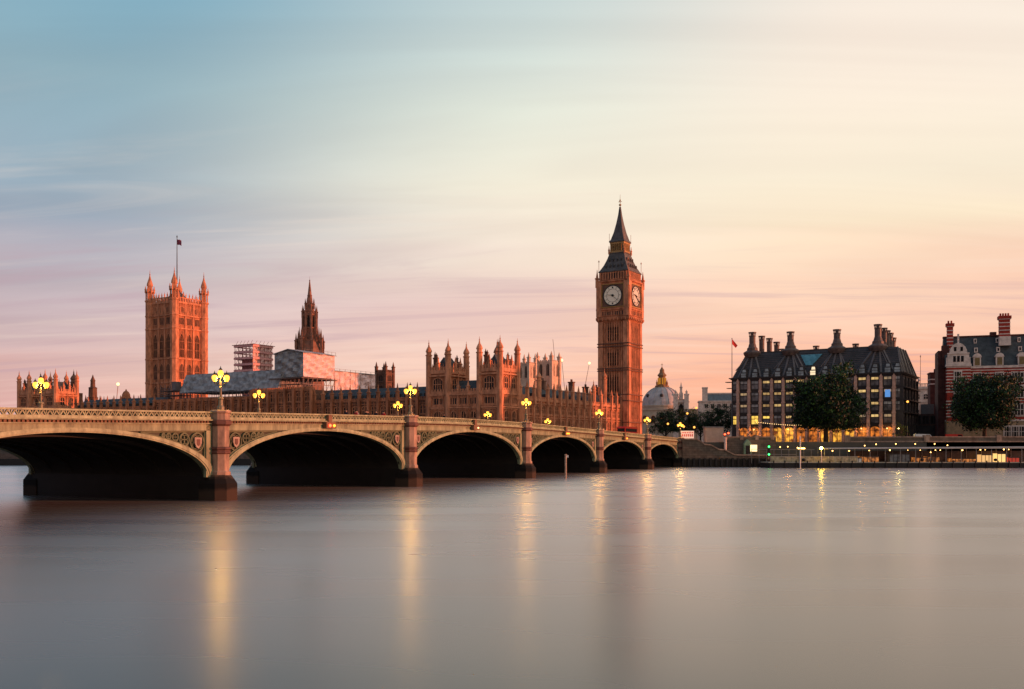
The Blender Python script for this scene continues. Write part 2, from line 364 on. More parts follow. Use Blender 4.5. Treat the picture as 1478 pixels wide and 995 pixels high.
# ------------------------------------------------------------------ water and land
def structure(o): o['kind'] = 'structure'; return o
m = bpy.data.materials.new('river_water'); m.use_nodes = True; t = m.node_tree; b = t.nodes['Principled BSDF']
b.inputs['Base Color'].default_value = (.022, .022, .018, 1); b.inputs['IOR'].default_value = 2.5
g = t.nodes.new('ShaderNodeNewGeometry'); mp = t.nodes.new('ShaderNodeMapping'); t.links.new(g.outputs['Position'], mp.inputs[0])
mp.inputs['Scale'].default_value = (.035, .12, 1); mp.inputs['Rotation'].default_value = (0, 0, R(8))
nn = t.nodes.new('ShaderNodeTexNoise'); t.links.new(mp.outputs[0], nn.inputs['Vector']); nn.inputs['Scale'].default_value = 1; nn.inputs['Detail'].default_value = 2
rr = t.nodes.new('ShaderNodeMapRange'); t.links.new(nn.outputs['Fac'], rr.inputs[0]); rr.inputs[1].default_value = .3; rr.inputs[2].default_value = .7
rr.inputs[3].default_value = .255; rr.inputs[4].default_value = .295; t.links.new(rr.outputs[0], b.inputs['Roughness'])
bp = t.nodes.new('ShaderNodeBump'); bp.inputs['Strength'].default_value = .05; bp.inputs['Distance'].default_value = .1
t.links.new(nn.outputs['Fac'], bp.inputs['Height']); t.links.new(bp.outputs[0], b.inputs['Normal'])
gl_ = t.nodes.new('ShaderNodeBsdfGlossy'); gl_.inputs['Color'].default_value = (.97,.95,.93,1); df = t.nodes.new('ShaderNodeBsdfDiffuse'); df.inputs['Color'].default_value = (.030,.031,.024,1)
t.links.new(rr.outputs[0], gl_.inputs['Roughness']); t.links.new(bp.outputs[0], gl_.inputs['Normal'])
lw = t.nodes.new('ShaderNodeLayerWeight'); lw.inputs['Blend'].default_value = .5; pw = t.nodes.new('ShaderNodeMath'); pw.operation = 'POWER'; t.links.new(lw.outputs['Facing'], pw.inputs[0]); pw.inputs[1].default_value = 4.5
mx = t.nodes.new('ShaderNodeMixShader'); t.links.new(pw.outputs[0], mx.inputs[0]); t.links.new(df.outputs[0], mx.inputs[1]); t.links.new(gl_.outputs[0], mx.inputs[2])
t.links.new(mx.outputs[0], t.nodes['Material Output'].inputs['Surface']); t.nodes.remove(b)
mb = MB(); mb.add([(-6000,-800,0),(6000,-800,0),(6000,6000,0),(-6000,6000,0)], [(0,1,2,3)]); structure(mb.build('river_water', m))

def ngon_slab(name, pts, z1, z0, mt):
    import bmesh
    bm = bmesh.new(); vs = [bm.verts.new((x, y, z1)) for x, y in pts]; f = bm.faces.new(vs)
    if f.normal.z < 0: f.normal_flip()
    r_ = bmesh.ops.extrude_face_region(bm, geom=[f]); 
    for v in r_['geom']:
        if isinstance(v, bmesh.types.BMVert): v.co.z = z0
    bmesh.ops.triangulate(bm, faces=bm.faces[:]); bmesh.ops.recalc_face_normals(bm, faces=bm.faces[:])
    me = bpy.data.meshes.new(name); bm.to_mesh(me); bm.free(); me.materials.append(mt)
    o = bpy.data.objects.new(name, me); COL.objects.link(o); return o
A0 = br(0, -1.5); A1 = br(0, 27.5)
T0 = pal(24, -106); T1 = pal(-250, -106); T2 = pal(-900, -60)
W1 = (112.0, 262.0); W2 = (190.0, 262.0); W3 = (520.0, 210.0)
S0 = (54.0, 262.0)
river_edge = [W3, W2, W1, (84, 266.5), (56, 267), br(0,0), A1, T0, T1, T2]
structure(ngon_slab('city_ground', river_edge + [(-5900, 3000), (-5900, 5950), (5900, 5950), (5900, 210)], G-.1, -2, LAND))
structure(ngon_slab('far_bank_ground', [(-560, 420), (-420, 560), (-1500, 1500), (-5900, 1500), (-5900, 300), (-900, 120)], 4.0, -2, LAND))
structure(ngon_slab('east_bank_ground', [br(-246.5,-9), br(-246.5,42), br(-430,42), br(-430,-9)], 7.0, -2, LAND))
# street paving and the embankment road behind the river wall
mb = MB(); mb.prism([(56,276),(190,268.2),(190,280),(110,288),(60,292)], G-.096, G-.09); structure(mb.build('road', ASPH))
mb = MB(); mb.prism([(58,267.5),(84,267),(112,262.8),(190,262.8),(190,268),(56,275.8)], G-.1, G+.03); structure(mb.build('pavement', PAVE))
mb = MB()
for i in range(18): mb.box(60+i*7, 63+i*7, 281.5-.35*i, 281.62-.35*i, G-.090, G-.086)
structure(mb.build('road_marking', WHITEP))

def river_wall(name, pts, z0, z1, label, mats=(WALLS, GRANITE), th=.9, cop=.3):
    t = thing(name, label, 'river wall', (pts[0][0], pts[0][1], 0))
    o = Vector((pts[0][0], pts[0][1])); a = MB(); c2 = MB(); s_ = MB()
    for p, q in zip(pts, pts[1:]):
        p = Vector(p)-o; q = Vector(q)-o; d = (q-p).normalized(); nrm = Vector((-d.y, d.x))
        a.prism([tuple(p), tuple(q), tuple(q+nrm*th), tuple(p+nrm*th)], z0, z1)
        c2.prism([tuple(p-nrm*.18), tuple(q-nrm*.18), tuple(q+nrm*(th+.15)), tuple(p+nrm*(th+.15))], z1, z1+cop)
        s_.prism([tuple(p-nrm*.15), tuple(q-nrm*.15), tuple(q), tuple(p)], z1-1.25, z1-1.0)
        L_ = (q-p).length; k = max(1, int(L_/18))
        for i in range(k+1):
            c_ = p+d*(L_*i/k); c2.prism([tuple(c_-d*.7-nrm*.25), tuple(c_+d*.7-nrm*.25), tuple(c_+d*.7+nrm*(th+.2)), tuple(c_-d*.7+nrm*(th+.2))], z1-1.25, z1+.62)
    a.build('wall_face', mats[0], t); c2.build('coping', mats[1], t); s_.build('string_course', mats[1], t); return t
river_wall('river_wall', [(92, 266), W1, W2, W3], -1, 8.0, 'long granite embankment wall behind the floating pier')
river_wall('river_wall', [A1, T0, T1, T2], -1, 6.9, 'palace terrace wall along the river beyond the bridge')

# ------------------------------------------------------------------ the bridge
piers = [-30.5, -65.2, -103.2, -142.8, -180.8, -215.5, -246.0]
def top(x): q = x+123; return 9.86-.0198*(math.sqrt(q*q+625)-25)
bt = thing('road_bridge', 'long pale green iron arch bridge on pink granite piers', 'bridge', (BX0, BY0, 0), BD)
WB = 25.6
edges = [0]+piers; HP = 1.45
def strip(mb, xs, f0, f1, y0, y1):
    """solid whose profile in xz lies between two curves, from y0 to y1"""
    n = len(xs); vs = []
    for x in xs: vs += [(x,y0,f0(x)),(x,y0,f1(x)),(x,y1,f1(x)),(x,y1,f0(x))]
    fs = []
    for i in range(n-1):
        a, b_ = i*4, i*4+4
        for j in range(4): k = (j+1) % 4; fs.append((a+j, a+k, b_+k, b_+j))
    fs += [(0,3,2,1), tuple((n-1)*4+j for j in range(4))]
    mb.add(vs, fs)
SPR = 2.4
for si in range(7):
    xb, xa = edges[si], edges[si+1]
    if xa < -225: break_far = True
    xm = (xa+xb)/2; a_in = (xb-xa)/2-HP*(1 if si else .95); crown = top(xm)-2.05
    def inner(x, a_in=a_in, xm=xm, crown=crown): return SPR+(crown-SPR)*math.sqrt(max(0, 1-((x-xm)/a_in)**2))
    ao, bo = a_in+1.05, crown-SPR+.42
    def outer(x, ao=ao, bo=bo, xm=xm): return SPR+bo*math.sqrt(max(0, 1-((x-xm)/ao)**2))
    NA = 48; ths = [math.pi*i/NA for i in range(NA+1)]
    span = MB()
    # arch rings at both faces (moulded: outer band and a slimmer proud inner bead)
    for (y0, y1) in ((-.15, .55), (WB-.55, WB+.15)):
        for (ra, rb, oa, ob, e) in ((a_in, crown-SPR, ao, bo, 0), (a_in+.22, crown-SPR+.13, ao-.2, bo-.1, .07)):
            vs = []
            for th in ths:
                c_, s_ = math.cos(th), math.sin(th)
                for (A, B, Y) in ((ra,rb,y0-e),(oa,ob,y0-e),(oa,ob,y1+e),(ra,rb,y1+e)): vs.append((xm+A*c_, Y, SPR+B*s_))
            fs = []
            for i in range(NA):
                a, b_ = i*4, i*4+4
                for j in range(4): k = (j+1) % 4; fs.append((a+j, b_+j, b_+k, a+k))
            span.add(vs, fs)
    ro = span.build('arch_ring', PAINTL, bt)
    so = MB(); xs = [xm-a_in*math.cos(th) for th in ths]
    strip(so, xs, lambda x: inner(x)+.05, lambda x: top(x)-1.5, .5, WB-.5)
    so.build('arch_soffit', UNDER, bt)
    ri = MB()
    for j in range(1, 8):
        yy = WB*j/8; vs = []
        for th in ths:
            c_, s_ = math.cos(th), math.sin(th)
            for (A, B, Y) in ((a_in-.0,crown-SPR-.35,yy-.15),(a_in+.05,crown-SPR+.1,yy-.15),(a_in+.05,crown-SPR+.1,yy+.15),(a_in,crown-SPR-.35,yy+.15)): vs.append((xm+A*c_, Y, SPR+B*s_))
        ri.add(vs, [((i*4+j2), (i*4+4+j2), (i*4+4+(j2+1)%4), (i*4+(j2+1)%4)) for i in range(NA) for j2 in range(4)])
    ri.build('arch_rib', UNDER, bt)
    # spandrel walls, recessed behind their frames
    sw = MB(); fr = MB(); xs = [xa+.9+(xb-xa-1.8)*i/60 for i in range(61)]
    for y0, y1 in ((.25, .5), (WB-.5, WB-.25)):
        strip(sw, xs, lambda x: max(inner(x)+.1, SPR) if abs(x-xm) < a_in-.05 else SPR, lambda x: top(x)-1.5, y0, y1)
    for sgn, y0, y1 in ((-1, -.1, .25), (1, WB-.25, WB+.1)):
        strip(fr, xs, lambda x: top(x)-1.95, lambda x: top(x)-1.28, y0, y1)                        # fascia under the cornice
        for sx in (-1, 1):
            xe = xm+sx*((xb-xa)/2-.95); fr.box(min(xe, xe-sx*.75), max(xe, xe-sx*.75), y0, y1, SPR, top(xe)-1.3)
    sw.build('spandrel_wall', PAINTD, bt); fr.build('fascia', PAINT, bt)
    for sx in (-1, 1):                                                                              # pierced spandrel panels
        for face in (-1, 1):
            if face == 1 and si > 2: continue
            yy = .12 if face == -1 else WB-.12; tr_ = MB(); xe = xm+sx*((xb-xa)/2-1.75)
            shield_at = None
            # long thin frame bars around the triangular opening
            P = []; x = xe
            while True:
                if top(x)-2.0-outer(x) < .18: break
                P.append(x); x -= sx*.25
                if len(P) > 60: break
            if len(P) > 2:
                for p, q in zip(P, P[1:]):
                    tr_.beam((p, yy, top(p)-2.05), (q, yy, top(q)-2.05), .14, .12)
                    tr_.beam((p, yy, outer(p)+.1), (q, yy, outer(q)+.1), .14, .12)
                tr_.beam((xe, yy, outer(xe)), (xe, yy, top(xe)-2.0), .14, .14)
            x = xe; first = True
            for kk in range(7):
                # largest ring that fits between the ring, the fascia and the previous ring
                r_ = .3; 
                for r_try in [1.0-.05*i for i in range(17)]:
                    cxx = x-sx*(r_try+.08); gap = top(cxx)-2.1-(outer(cxx+sx*r_try*.6)+.08)
                    r_ = r_try
                    if gap >= 2*r_try: break
                if r_ <= .22: break
                cxx = x-sx*(r_+.08); cz = top(cxx)-2.12-r_
                tr_.ring((cxx, yy, cz), r_, .13, 18, d=.1)
                for q in range(4):
                    a = math.pi/4+q*math.pi/2; tr_.ring((cxx+r_*.42*math.cos(a), yy, cz+r_*.42*math.sin(a)), r_*.4, .07, 10, d=.07)
                if first:
                    shield_at = (cxx, cz, r_); 
                    zz_ = cz-r_*1.0-.1; 
                    for q2 in range(3):
                        rr2 = .34-.07*q2; zz_ -= rr2+.03
                        if zz_-rr2 < outer(xe-sx*(rr2+.1))+.05: break
                        tr_.ring((xe-sx*(rr2+.12), yy, zz_), rr2, .1, 12, d=.08); zz_ -= rr2
                first = False; x = cxx-sx*r_
            pn = tr_.build('spandrel_tracery', mat('tracery_paint', (.13,.15,.085), var=.25), bt)
            if shield_at:
                cxx, cz, r_ = shield_at; sh = MB(); r2 = r_*.62; y0 = yy-.22 if face == -1 else yy+.1
                sh.plate([(cxx-r2*.8,cz+r2*.8),(cxx-r2*.8,cz-.1*r2),(cxx-r2*.45,cz-r2*.75),(cxx,cz-r2),(cxx+r2*.45,cz-r2*.75),(cxx+r2*.8,cz-.1*r2),(cxx+r2*.8,cz+r2*.8)][::-1], y0, y0+.12)
                sh.k = 1; sh.plate([(cxx-r2*.35,cz+r2*.5),(cxx-r2*.35,cz-.3*r2),(cxx,cz-r2*.6),(cxx+r2*.35,cz-.3*r2),(cxx+r2*.35,cz+r2*.5)][::-1], y0-.04, y0)
                sh.build('shield', [mat('shield_paint', (.34,.26,.21), var=.3, scale=2), GRANITED], pn)
    # cornice and pierced parapet
    co = MB(); xs = [xa+1.0+(xb-xa-2.0)*i/30 for i in range(31)]
    for y0, y1 in ((-.42, .5), (WB-.5, WB+.42)): strip(co, xs, lambda x: top(x)-.95, lambda x: top(x)-.82, y0, y1)
    for y0, y1 in ((-.25, .5), (WB-.5, WB+.25)): strip(co, xs, lambda x: top(x)-1.28, lambda x: top(x)-1.18, y0, y1)
    co.build('cornice', PAINT, bt)
    dn = MB(); nd = int((xb-xa-2)/.42)
    for y0, y1 in ((-.08, .4), (WB-.4, WB+.08)): strip(dn, xs, lambda x: top(x)-1.18, lambda x: top(x)-.95, y0, y1)
    for i in range(nd):
        x = xa+1.1+i*.42; z = top(x)
        dn.box(x, x+.2, -.22, -.08, z-1.16, z-.97)
    dn.build('dentil_band', SHADEBROWN, bt)
    pa = MB()
    for y0, y1 in ((-.2, .12), (WB-.12, WB+.2)):
        strip(pa, xs, lambda x: top(x)-.82, lambda x: top(x)-.56, y0, y1)
        strip(pa, xs, lambda x: top(x)-.16, lambda x: top(x), y0-.06, y1+.06)
    npp = int((xb-xa-2.2)/.66)
    for i in range(npp):
        x = xa+1.1+(xb-xa-2.2)*(i+.5)/npp; z = top(x); h = (xb-xa-2.2)/npp/2
        for yy in (-.02, WB+.02):
            pa.beam((x-h, yy, z-.16), (x-.04, yy, z-.56), .16, .11); pa.beam((x+h, yy, z-.16), (x+.04, yy, z-.56), .16, .11)
            pa.box(x-.045, x+.045, yy-.07, yy+.07, z-.40, z-.16)
    pa.build('parapet', PAINTL, bt)
    bkp = MB(); 
    # crown fitting and navigation lights
    if si in (1, 2, 3, 4):
        nl = MB(); z = top(xm); nl.box(xm-1.0, xm+1.0, -.75, -.16, z-1.75, z-.95); nl.box(xm-.35, xm+.35, -.6, -.22, z-.95, z-.1)
        nlo = nl.build('navigation_light', SHADEBROWN, bt)
        for q in ((-.42, .42) if si in (2, 4) else (.3,)):
            l_ = MB(); l_.sphere(xm+q, -.86, z-1.4, .17 if si != 3 else .13); l_.build('lamp_lens', {1: LORG, 2: LORG, 3: LAMPT, 4: LRED if q < 0 else LORG}[si], nlo)
xs = [4-(258)*i/80 for i in range(81)]
mb = MB(); strip(mb, xs, lambda x: top(x)-1.5, lambda x: top(x)-1.25, .5, WB-.5); mb.build('deck', ASPH, bt)
mb = MB()
for y0, y1 in ((.5, 4.2), (WB-4.2, WB-.5)): strip(mb, xs, lambda x: top(x)-1.25, lambda x: top(x)-1.12, y0, y1)
mb.build('pavement', PAVE, bt)
mb = MB(); 
for i in range(60): mb.box(-i*4.2-2, -i*4.2, WB/2-.08, WB/2+.08, top(-i*4.2-1)-1.246, top(-i*4.2-1)-1.235)
mb.build('lane_marking', WHITEP, bt)
# piers
def pier_end(parent, x, s, tz):
    """s=-1 the downstream face, +1 the upstream one"""
    Y = (lambda v: v) if s < 0 else (lambda v: WB-v)
    sh = MB(); sh.lathe(x, Y(-.45), [(1.05,2.3),(1.05,2.9),(.9,3.05),(.9,tz-1.5)])
    sh.build('granite_shaft', GRANITE, parent)
    bd = MB(); yc = Y(-.45)
    bd.lathe(x, yc, [(.93,4.75),(1.04,4.85),(1.04,5.0),(.93,5.05),(.93,5.15),(1.08,5.25),(1.08,5.4),(.93,5.5)])
    bd.build('moulded_band', GRANITED, parent); bd = MB(); bd.lathe(x, yc, [(.92,tz-1.5),(1.15,tz-1.3),(1.15,tz-.95),(1.0,tz-.85)])
    bd.build('moulded_band', GRANITED, parent)
    cp = MB(); cp.lathe(x, yc, [(.98,tz-.85),(.98,tz-.2),(1.12,tz-.12),(1.12,tz+.08),(.95,tz+.16)]); cp.build('shaft_cap', GRANITE, parent)
    cw = MB(); P = [(x-1.6, Y(1.0)), (x-1.6, Y(-1.1)), (x-.8, Y(-1.95)), (x+.8, Y(-1.95)), (x+1.6, Y(-1.1)), (x+1.6, Y(1.0))]
    Q = [(x-1.15, Y(1.0)), (x-1.15, Y(-.7)), (x-.5, Y(-1.4)), (x+.5, Y(-1.4)), (x+1.15, Y(-.7)), (x+1.15, Y(1.0))]
    if s > 0: P, Q = P[::-1], Q[::-1]
    cw.prism(P, -2, 1.75); n = len(P)
    cw.add([(a_, b_, 1.75) for a_, b_ in P]+[(a_, b_, 2.62) for a_, b_ in Q], [tuple(range(n, 2*n))]+[(i, (i+1) % n, n+(i+1) % n, n+i) for i in range(n)])
    cw.build('cutwater', WETG, parent)
for i, x in enumerate(piers[:6]):
    tz = top(x); pm = MB(); pm.box(x-1.5, x+1.5, .3, WB-.3, -2, SPR+.1); pm.k = 1; pm.box(x-1.3, x+1.3, .2, WB-.2, SPR+.1, tz-1.35)
    po = pm.build('pier', [WETP, UNDER], bt); pier_end(po, x, -1, tz); pier_end(po, x, 1, tz)
pm = MB(); pm.box(0, 4, .2, WB-.2, -2, top(0)-1.3); po = pm.build('abutment', WALLS, bt); pier_end(po, 0.3, -1, top(0)); pier_end(po, .3, 1, top(0))
pm = MB(); pm.box(-250, -246, .2, WB-.2, -2, top(-246)-1.3); pm.build('abutment', WALLS, bt)

# ------------------------------------------------------------------ bridge lamps
def lamp_proto():
    t = thing('street_lamp', '', 'street lamp')
    p = MB(); p.lathe(0,0,[(.34,0),(.34,.3),(.22,.42),(.2,.95),(.28,1.0),(.26,1.12),(.11,1.25),(.09,2.0),(.16,2.06),(.10,2.14),(.07,2.5),(.05,2.9)]); p.build('post', mat('lamp_post_paint', (.20,.17,.10), rough=.5), t)
    a = MB()
    for sx in (-1, 1): a.beam((0,0,2.3), (sx*.52,0,2.42), .07); a.beam((sx*.52,0,2.42), (sx*.52,0,2.55), .1); a.beam((0,0,2.0), (sx*.4,0,2.38), .04)
    a.build('lamp_arm', IRON, t)
    for x, z in ((-.52,2.55),(.52,2.55),(0,2.98)):
        l_ = MB(); l_.lathe(x,0,[(.12,z),(.25,z+.25),(.27,z+.42),(.2,z+.56),(.05,z+.62)]); o = l_.build('lantern', LAMPG, t)
        c_ = MB(); c_.lathe(x,0,[(.2,z+.62),(.12,z+.72),(.04,z+.85),(.01,z+1.0)]); c_.build('lantern_cap', IRON, o)
    d_ = bpy.data.lights.new('lantern_light', 'POINT'); d_.energy = 1150; d_.color = (1, .52, .11); d_.shadow_soft_size = .16
    o = bpy.data.objects.new('lantern_light', d_); COL.objects.link(o); o.parent = t; o.location = (0, 0, 2.72)
    return t
lp = lamp_proto(); used = False
names = ['westernmost', 'second', 'third', 'fourth', 'fifth', 'sixth']
wh = ['the last slim pier before the far bank', 'the small pier right of the clock tower foot', 'the pier below the gothic range left of the clock tower', 'the pier in front of the twin-towered pavilion', 'the tall near pier under the grey sheeted roof', '']
def put_lamp(x, y, label, z=None, s=1):
    global used
    o = lp if not used else copy_tree(lp); used = True
    X, Y = br(x, y); o.location = (X, Y, z if z is not None else top(x)+.14); o.rotation_euler = (0,0,R(BD-55)); o.scale = (s*1.15,)*3
    o['label'] = label; o['group'] = 'three-lantern lamps along the bridge'; return o
lab_near = ['three-lantern lamp where the bridge meets the west bank steps', 'three-lantern lamp on the near parapet right of the clock tower foot', 'three-lantern lamp on the near parapet just left of the clock tower', 'three-lantern lamp on the near parapet by the corner of the river palace pavilion', 'three-lantern lamp on the near parapet just left of the river palace pavilion', 'large three-lantern lamp atop the tallest near granite pier, before the grey sheeting']
for i, x in enumerate([.3]+piers[:5]): put_lamp(x, -.45, lab_near[i])
lab_far = {-30.5:'small lamp on the far parapet in front of the range left of the clock tower', -65.2:'small lamp on the far parapet below the right tower of the pavilion', -103.2:'lamp on the far parapet just left and below a nearer lamp', -142.8:'lamp on the far parapet under the sheeted scaffold box', -180.8:'leftmost lamp, in front of the low pinnacled south pavilion'}
for x, l_ in lab_far.items(): put_lamp(x, WB+.2, l_)

# ------------------------------------------------------------------ clock tower
X, Y = pal(0, 0); t = thing('clock_tower', 'tall square clock tower with white dials and pointed grey iron spire', 'clock tower', (X, Y, G), -TH)
def four(fn):
    for k in range(4): fn(Matrix.Rotation(R(90*k), 4, 'Z'), k)
hw = 6.05
mb = MB(); mb.sq(0,0,[(hw,G),(hw,54)]); mb.build('shaft_wall', STONE, t)
ribs = MB(); strs = MB()
levels = [(8,14.2),(15.4,22.4),(25.9,34.0),(35.8,43.2),(45.3,53.0)]
def bb_face(Rm, k):
    ribs.M = strs.M = Rm
    for sx in (-1, 1): ribs.box(sx*5.15-.95, sx*5.15+.95, -hw-.45, -hw+.1, G, 54)
    for i in range(8):
        u = -3.5+i; ribs.box(u-.16, u+.16, -hw-.3, -hw+.1, G, 54)
    for z in (14.7, 22.9, 25.3, 34.5, 35.3, 43.7, 44.8): strs.box(-hw-.5, hw+.5, -hw-.62, -hw+.1, z-.18, z+.22)
    strs.box(-hw-.7, hw+.7, -hw-.8, -hw, G, G+2)
    for a, b_ in levels:
        for i in range(7):
            if i in (0, 6): continue
            place('window', window_mesh(.56, b_-a-1.0, 0, True, GLASS, STONE, 4), t, Rm @ T(-3+i, -hw-.02, a+.6))
four(bb_face)
ribs.M = strs.M = Matrix(); ribs.build('panel_ribs', STONE2, t); strs.build('string_courses', STONED, t)
mb = MB(); mb.sq(0,0,[(6.1,52.6),(6.7,53.6),(7.0,54.0),(7.0,54.8),(6.6,55.2),(6.6,57.4),(6.95,57.7),(6.95,58.2),(6.5,58.5),(6.5,68.2),(6.9,68.5),(6.9,69.0),(5.9,69.3),(5.9,72.3)])
mb.build('clock_stage_wall', STONE, t)
ar = MB()
def stage(Rm, k):
    ar.M = Rm
    for sx in (-1, 1): ar.box(sx*5.7-.95, sx*5.7+.95, -7.0, -6.4, 55.2, 68.4)
    for i in range(12): u = -5.5+i; ar.box(u-.14, u+.14, -6.75, -6.5, 55.2, 57.5)
    for i in range(11): u = -5.4+i*1.08; ar.box(u-.2, u+.2, -6.25, -5.8, 69.3, 72.2)
    for i in range(8): u = -5.7+i*1.6; ar.box(u-.12, u+.12, -7.3, -6.9, 53.6, 54.6)
    place('belfry_opening', window_mesh(9.2, 2.3, 9, False, BLACKP, STONE, 0), t, Rm @ T(0, -5.92, 69.6))
    place('belfry_opening', window_mesh(9.2, 1.6, 11, False, BLACKP, STONE, 0), t, Rm @ T(0, -6.62, 55.6))
    # dial
    sur = MB(); sur.M = Rm
    for (a, b_, c_, d_) in ((-4.6,4.6,58.6,58.9),(-4.6,4.6,67.3,67.6),(-4.7,-4.4,58.6,67.6),(4.4,4.7,58.6,67.6)): sur.box(a, b_, -6.8, -6.5, c_, d_)
    sur.k = 1; sur.box(-4.4, 4.4, -6.56, -6.5, 58.9, 67.3); so = sur.build('clock_surround', [GILT, STONED], t)
    dl = MB(); dl.M = Rm; n = 40
    dl.plate([(3.75*math.cos(2*math.pi*i/n), 63.1+3.75*math.sin(2*math.pi*i/n)) for i in range(n)], -6.68, -6.57)
    d_ = dl.build('clock_dial', mat('opal_dial', (.58, .49, .38), rough=.4, emit=.10, ecol=(1, .80, .62)), t)
    mk = MB(); mk.M = Rm; mk.ring((0,-6.72,63.1), 3.95, .34, 40, d=.1); mk.ring((0,-6.72,63.1), 2.55, .1, 32, d=.05); mk.ring((0,-6.72,63.1), .5, .5, 16, d=.05)
    for i in range(12):
        a = math.pi/2-i*math.pi/6; ca, sa = math.cos(a), math.sin(a)
        mk.beam((2.75*ca,-6.72,63.1+2.75*sa), (3.35*ca,-6.72,63.1+3.35*sa), .42 if i % 3 else .6, .06)
    mk.build('dial_markings', IRON, d_)
    for nm_, ang, ln, wd in (('hour_hand', 90-(9+22/60)*30, 2.2, .7), ('minute_hand', 90-22*6, 3.3, .42)):
        h_ = MB(); h_.M = Rm; a = R(ang); h_.beam((-.9*math.cos(a),-6.80,63.1-.7*math.sin(a)), (ln*math.cos(a),-6.80,63.1+ln*math.sin(a)), wd, .06); h_.build(nm_, BLACKP, d_)
four(stage); ar.M = Matrix(); ar.build('pilasters', STONE2, t)
mb = MB(); mb.sq(0,0,[(6.25,72.3),(6.3,72.7),(5.9,73),(4.7,75.2),(3.75,77.6),(3.15,79.7),(3.3,79.9),(3.3,80.1)]); mb.build('lower_roof', ROOF, t)
dm = MB()
def dorm(Rm, k):
    dm.M = Rm
    for z, r_, n in ((74.3, 5.2, 5), (76.9, 4.05, 4)):
        for i in range(n):
            u = (i-(n-1)/2)*1.65; dm.k = 0; dm.box(u-.34, u+.34, -r_-.25, -r_+.9, z-.5, z+.5); dm.plate([(u-.42,z+.5),(u+.42,z+.5),(u,z+1.1)], -r_-.3, -r_+.6); dm.k = 1; dm.box(u-.2, u+.2, -r_-.29, -r_-.24, z-.35, z+.4); dm.cut()
four(dorm); dm.M = Matrix(); build_each(dm, 'roof_dormer', [ROOF, BLACKP], t)
mb = MB(); mb.sq(0,0,[(2.3,80),(2.3,84.2)]); mb.k = 1
def lan(Rm, k):
    mb.M = Rm
    for i in range(7): u = -2.55+i*.85; mb.box(u-.16, u+.16, -2.95, -2.6, 80, 84)
    mb.box(-2.95, 2.95, -2.98, -2.3, 80, 80.8); mb.box(-2.95, 2.95, -2.98, -2.3, 83.5, 84.3)
four(lan); mb.M = Matrix(); mb.build('lantern_stage', [BLACKP, mat('gilded_stone', (.42,.24,.09), var=.3)], t)
mb = MB(); mb.sq(0,0,[(3.2,84.2),(3.25,84.6),(2.75,85.2),(1.9,88),(1.15,91.6),(.6,95),(.25,98.2)]); mb.build('spire', ROOF, t)
mb = MB(); mb.lathe(0,0,[(.12,98.1),(.12,98.5),(.5,98.8),(.5,99.1),(.12,99.4),(.09,100.4),(.3,100.6),(.3,100.9),(.07,101.1),(.04,103)])
mb.beam((-.75,0,100.2),(.75,0,100.2),.14); mb.beam((0,-.75,100.2),(0,.75,100.2),.14); mb.build('finial', GILT, t)
mb = MB()
for sx in (-1,1):
    for sy in (-1,1):
        pinnacle(mb, sx*6.6, sy*6.6, 66.5, 73.5, 1.0); mb.cut(); mb.beam((sx*6.1,sy*6.1,72.5),(sx*6.1,sy*6.1,77.2),.12); mb.sphere(sx*6.1,sy*6.1,76.6,.28,8,5); mb.cut()
        pinnacle(mb, sx*3.2, sy*3.2, 79.6, 83.0, .5); mb.beam((sx*3.1,sy*3.1,84.5),(sx*3.1,sy*3.1,87.6),.1); mb.cut()
build_each(mb, 'corner_pinnacle', STONE2, t)

# ------------------------------------------------------------------ great square tower with flag
VX, VY = at(255.5, 557); 
t = thing('flag_tower', 'great square stone tower with four corner turrets and a flagpole', 'tower', (VX, VY, G), -TH)
H = 10.4
mb = MB(); mb.sq(0,0,[(H,G),(H,86.6)]); mb.build('tower_wall', STONE, t)
mb = MB()
for sx in (-1,1):
    for sy in (-1,1):
        x, y = sx*H, sy*H; mb.lathe(x, y, [(2.45,G),(2.45,41),(2.7,41.3),(2.7,42),(2.45,42.3),(2.45,54.5),(2.7,54.8),(2.7,55.3),(2.45,55.6),(2.45,71.5),(2.7,71.8),(2.7,72.3),(2.45,72.6),(2.45,79),(2.7,79.3),(2.7,79.8),(2.45,80.1),(2.45,87.5),(2.9,88),(2.9,88.6),(2.2,88.8),(1.5,88.9),(1.5,93.2),(2.0,93.2),(2.5,93.4),(2.5,93.9)])
        for k in range(8):
            a = R(22.5+45*k); cx_, cy_ = x+2.15*math.cos(a), y+2.15*math.sin(a); mb.beam((cx_,cy_,88.6),(cx_,cy_,93.4),.42); pinnacle(mb, x+2.5*math.cos(a), y+2.5*math.sin(a), 93, 97, .55)
        mb.lathe(x, y, [(1.45,93.9),(1.45,96.9),(1.8,97.1),(1.75,97.5),(1.65,98.4),(1.2,99.8),(.6,101.6),(.22,103.4),(.4,103.7),(.2,104.0),(.04,106.4)]); mb.cut()
build_each(mb, 'corner_turret', STONE2, t)
gr = MB()
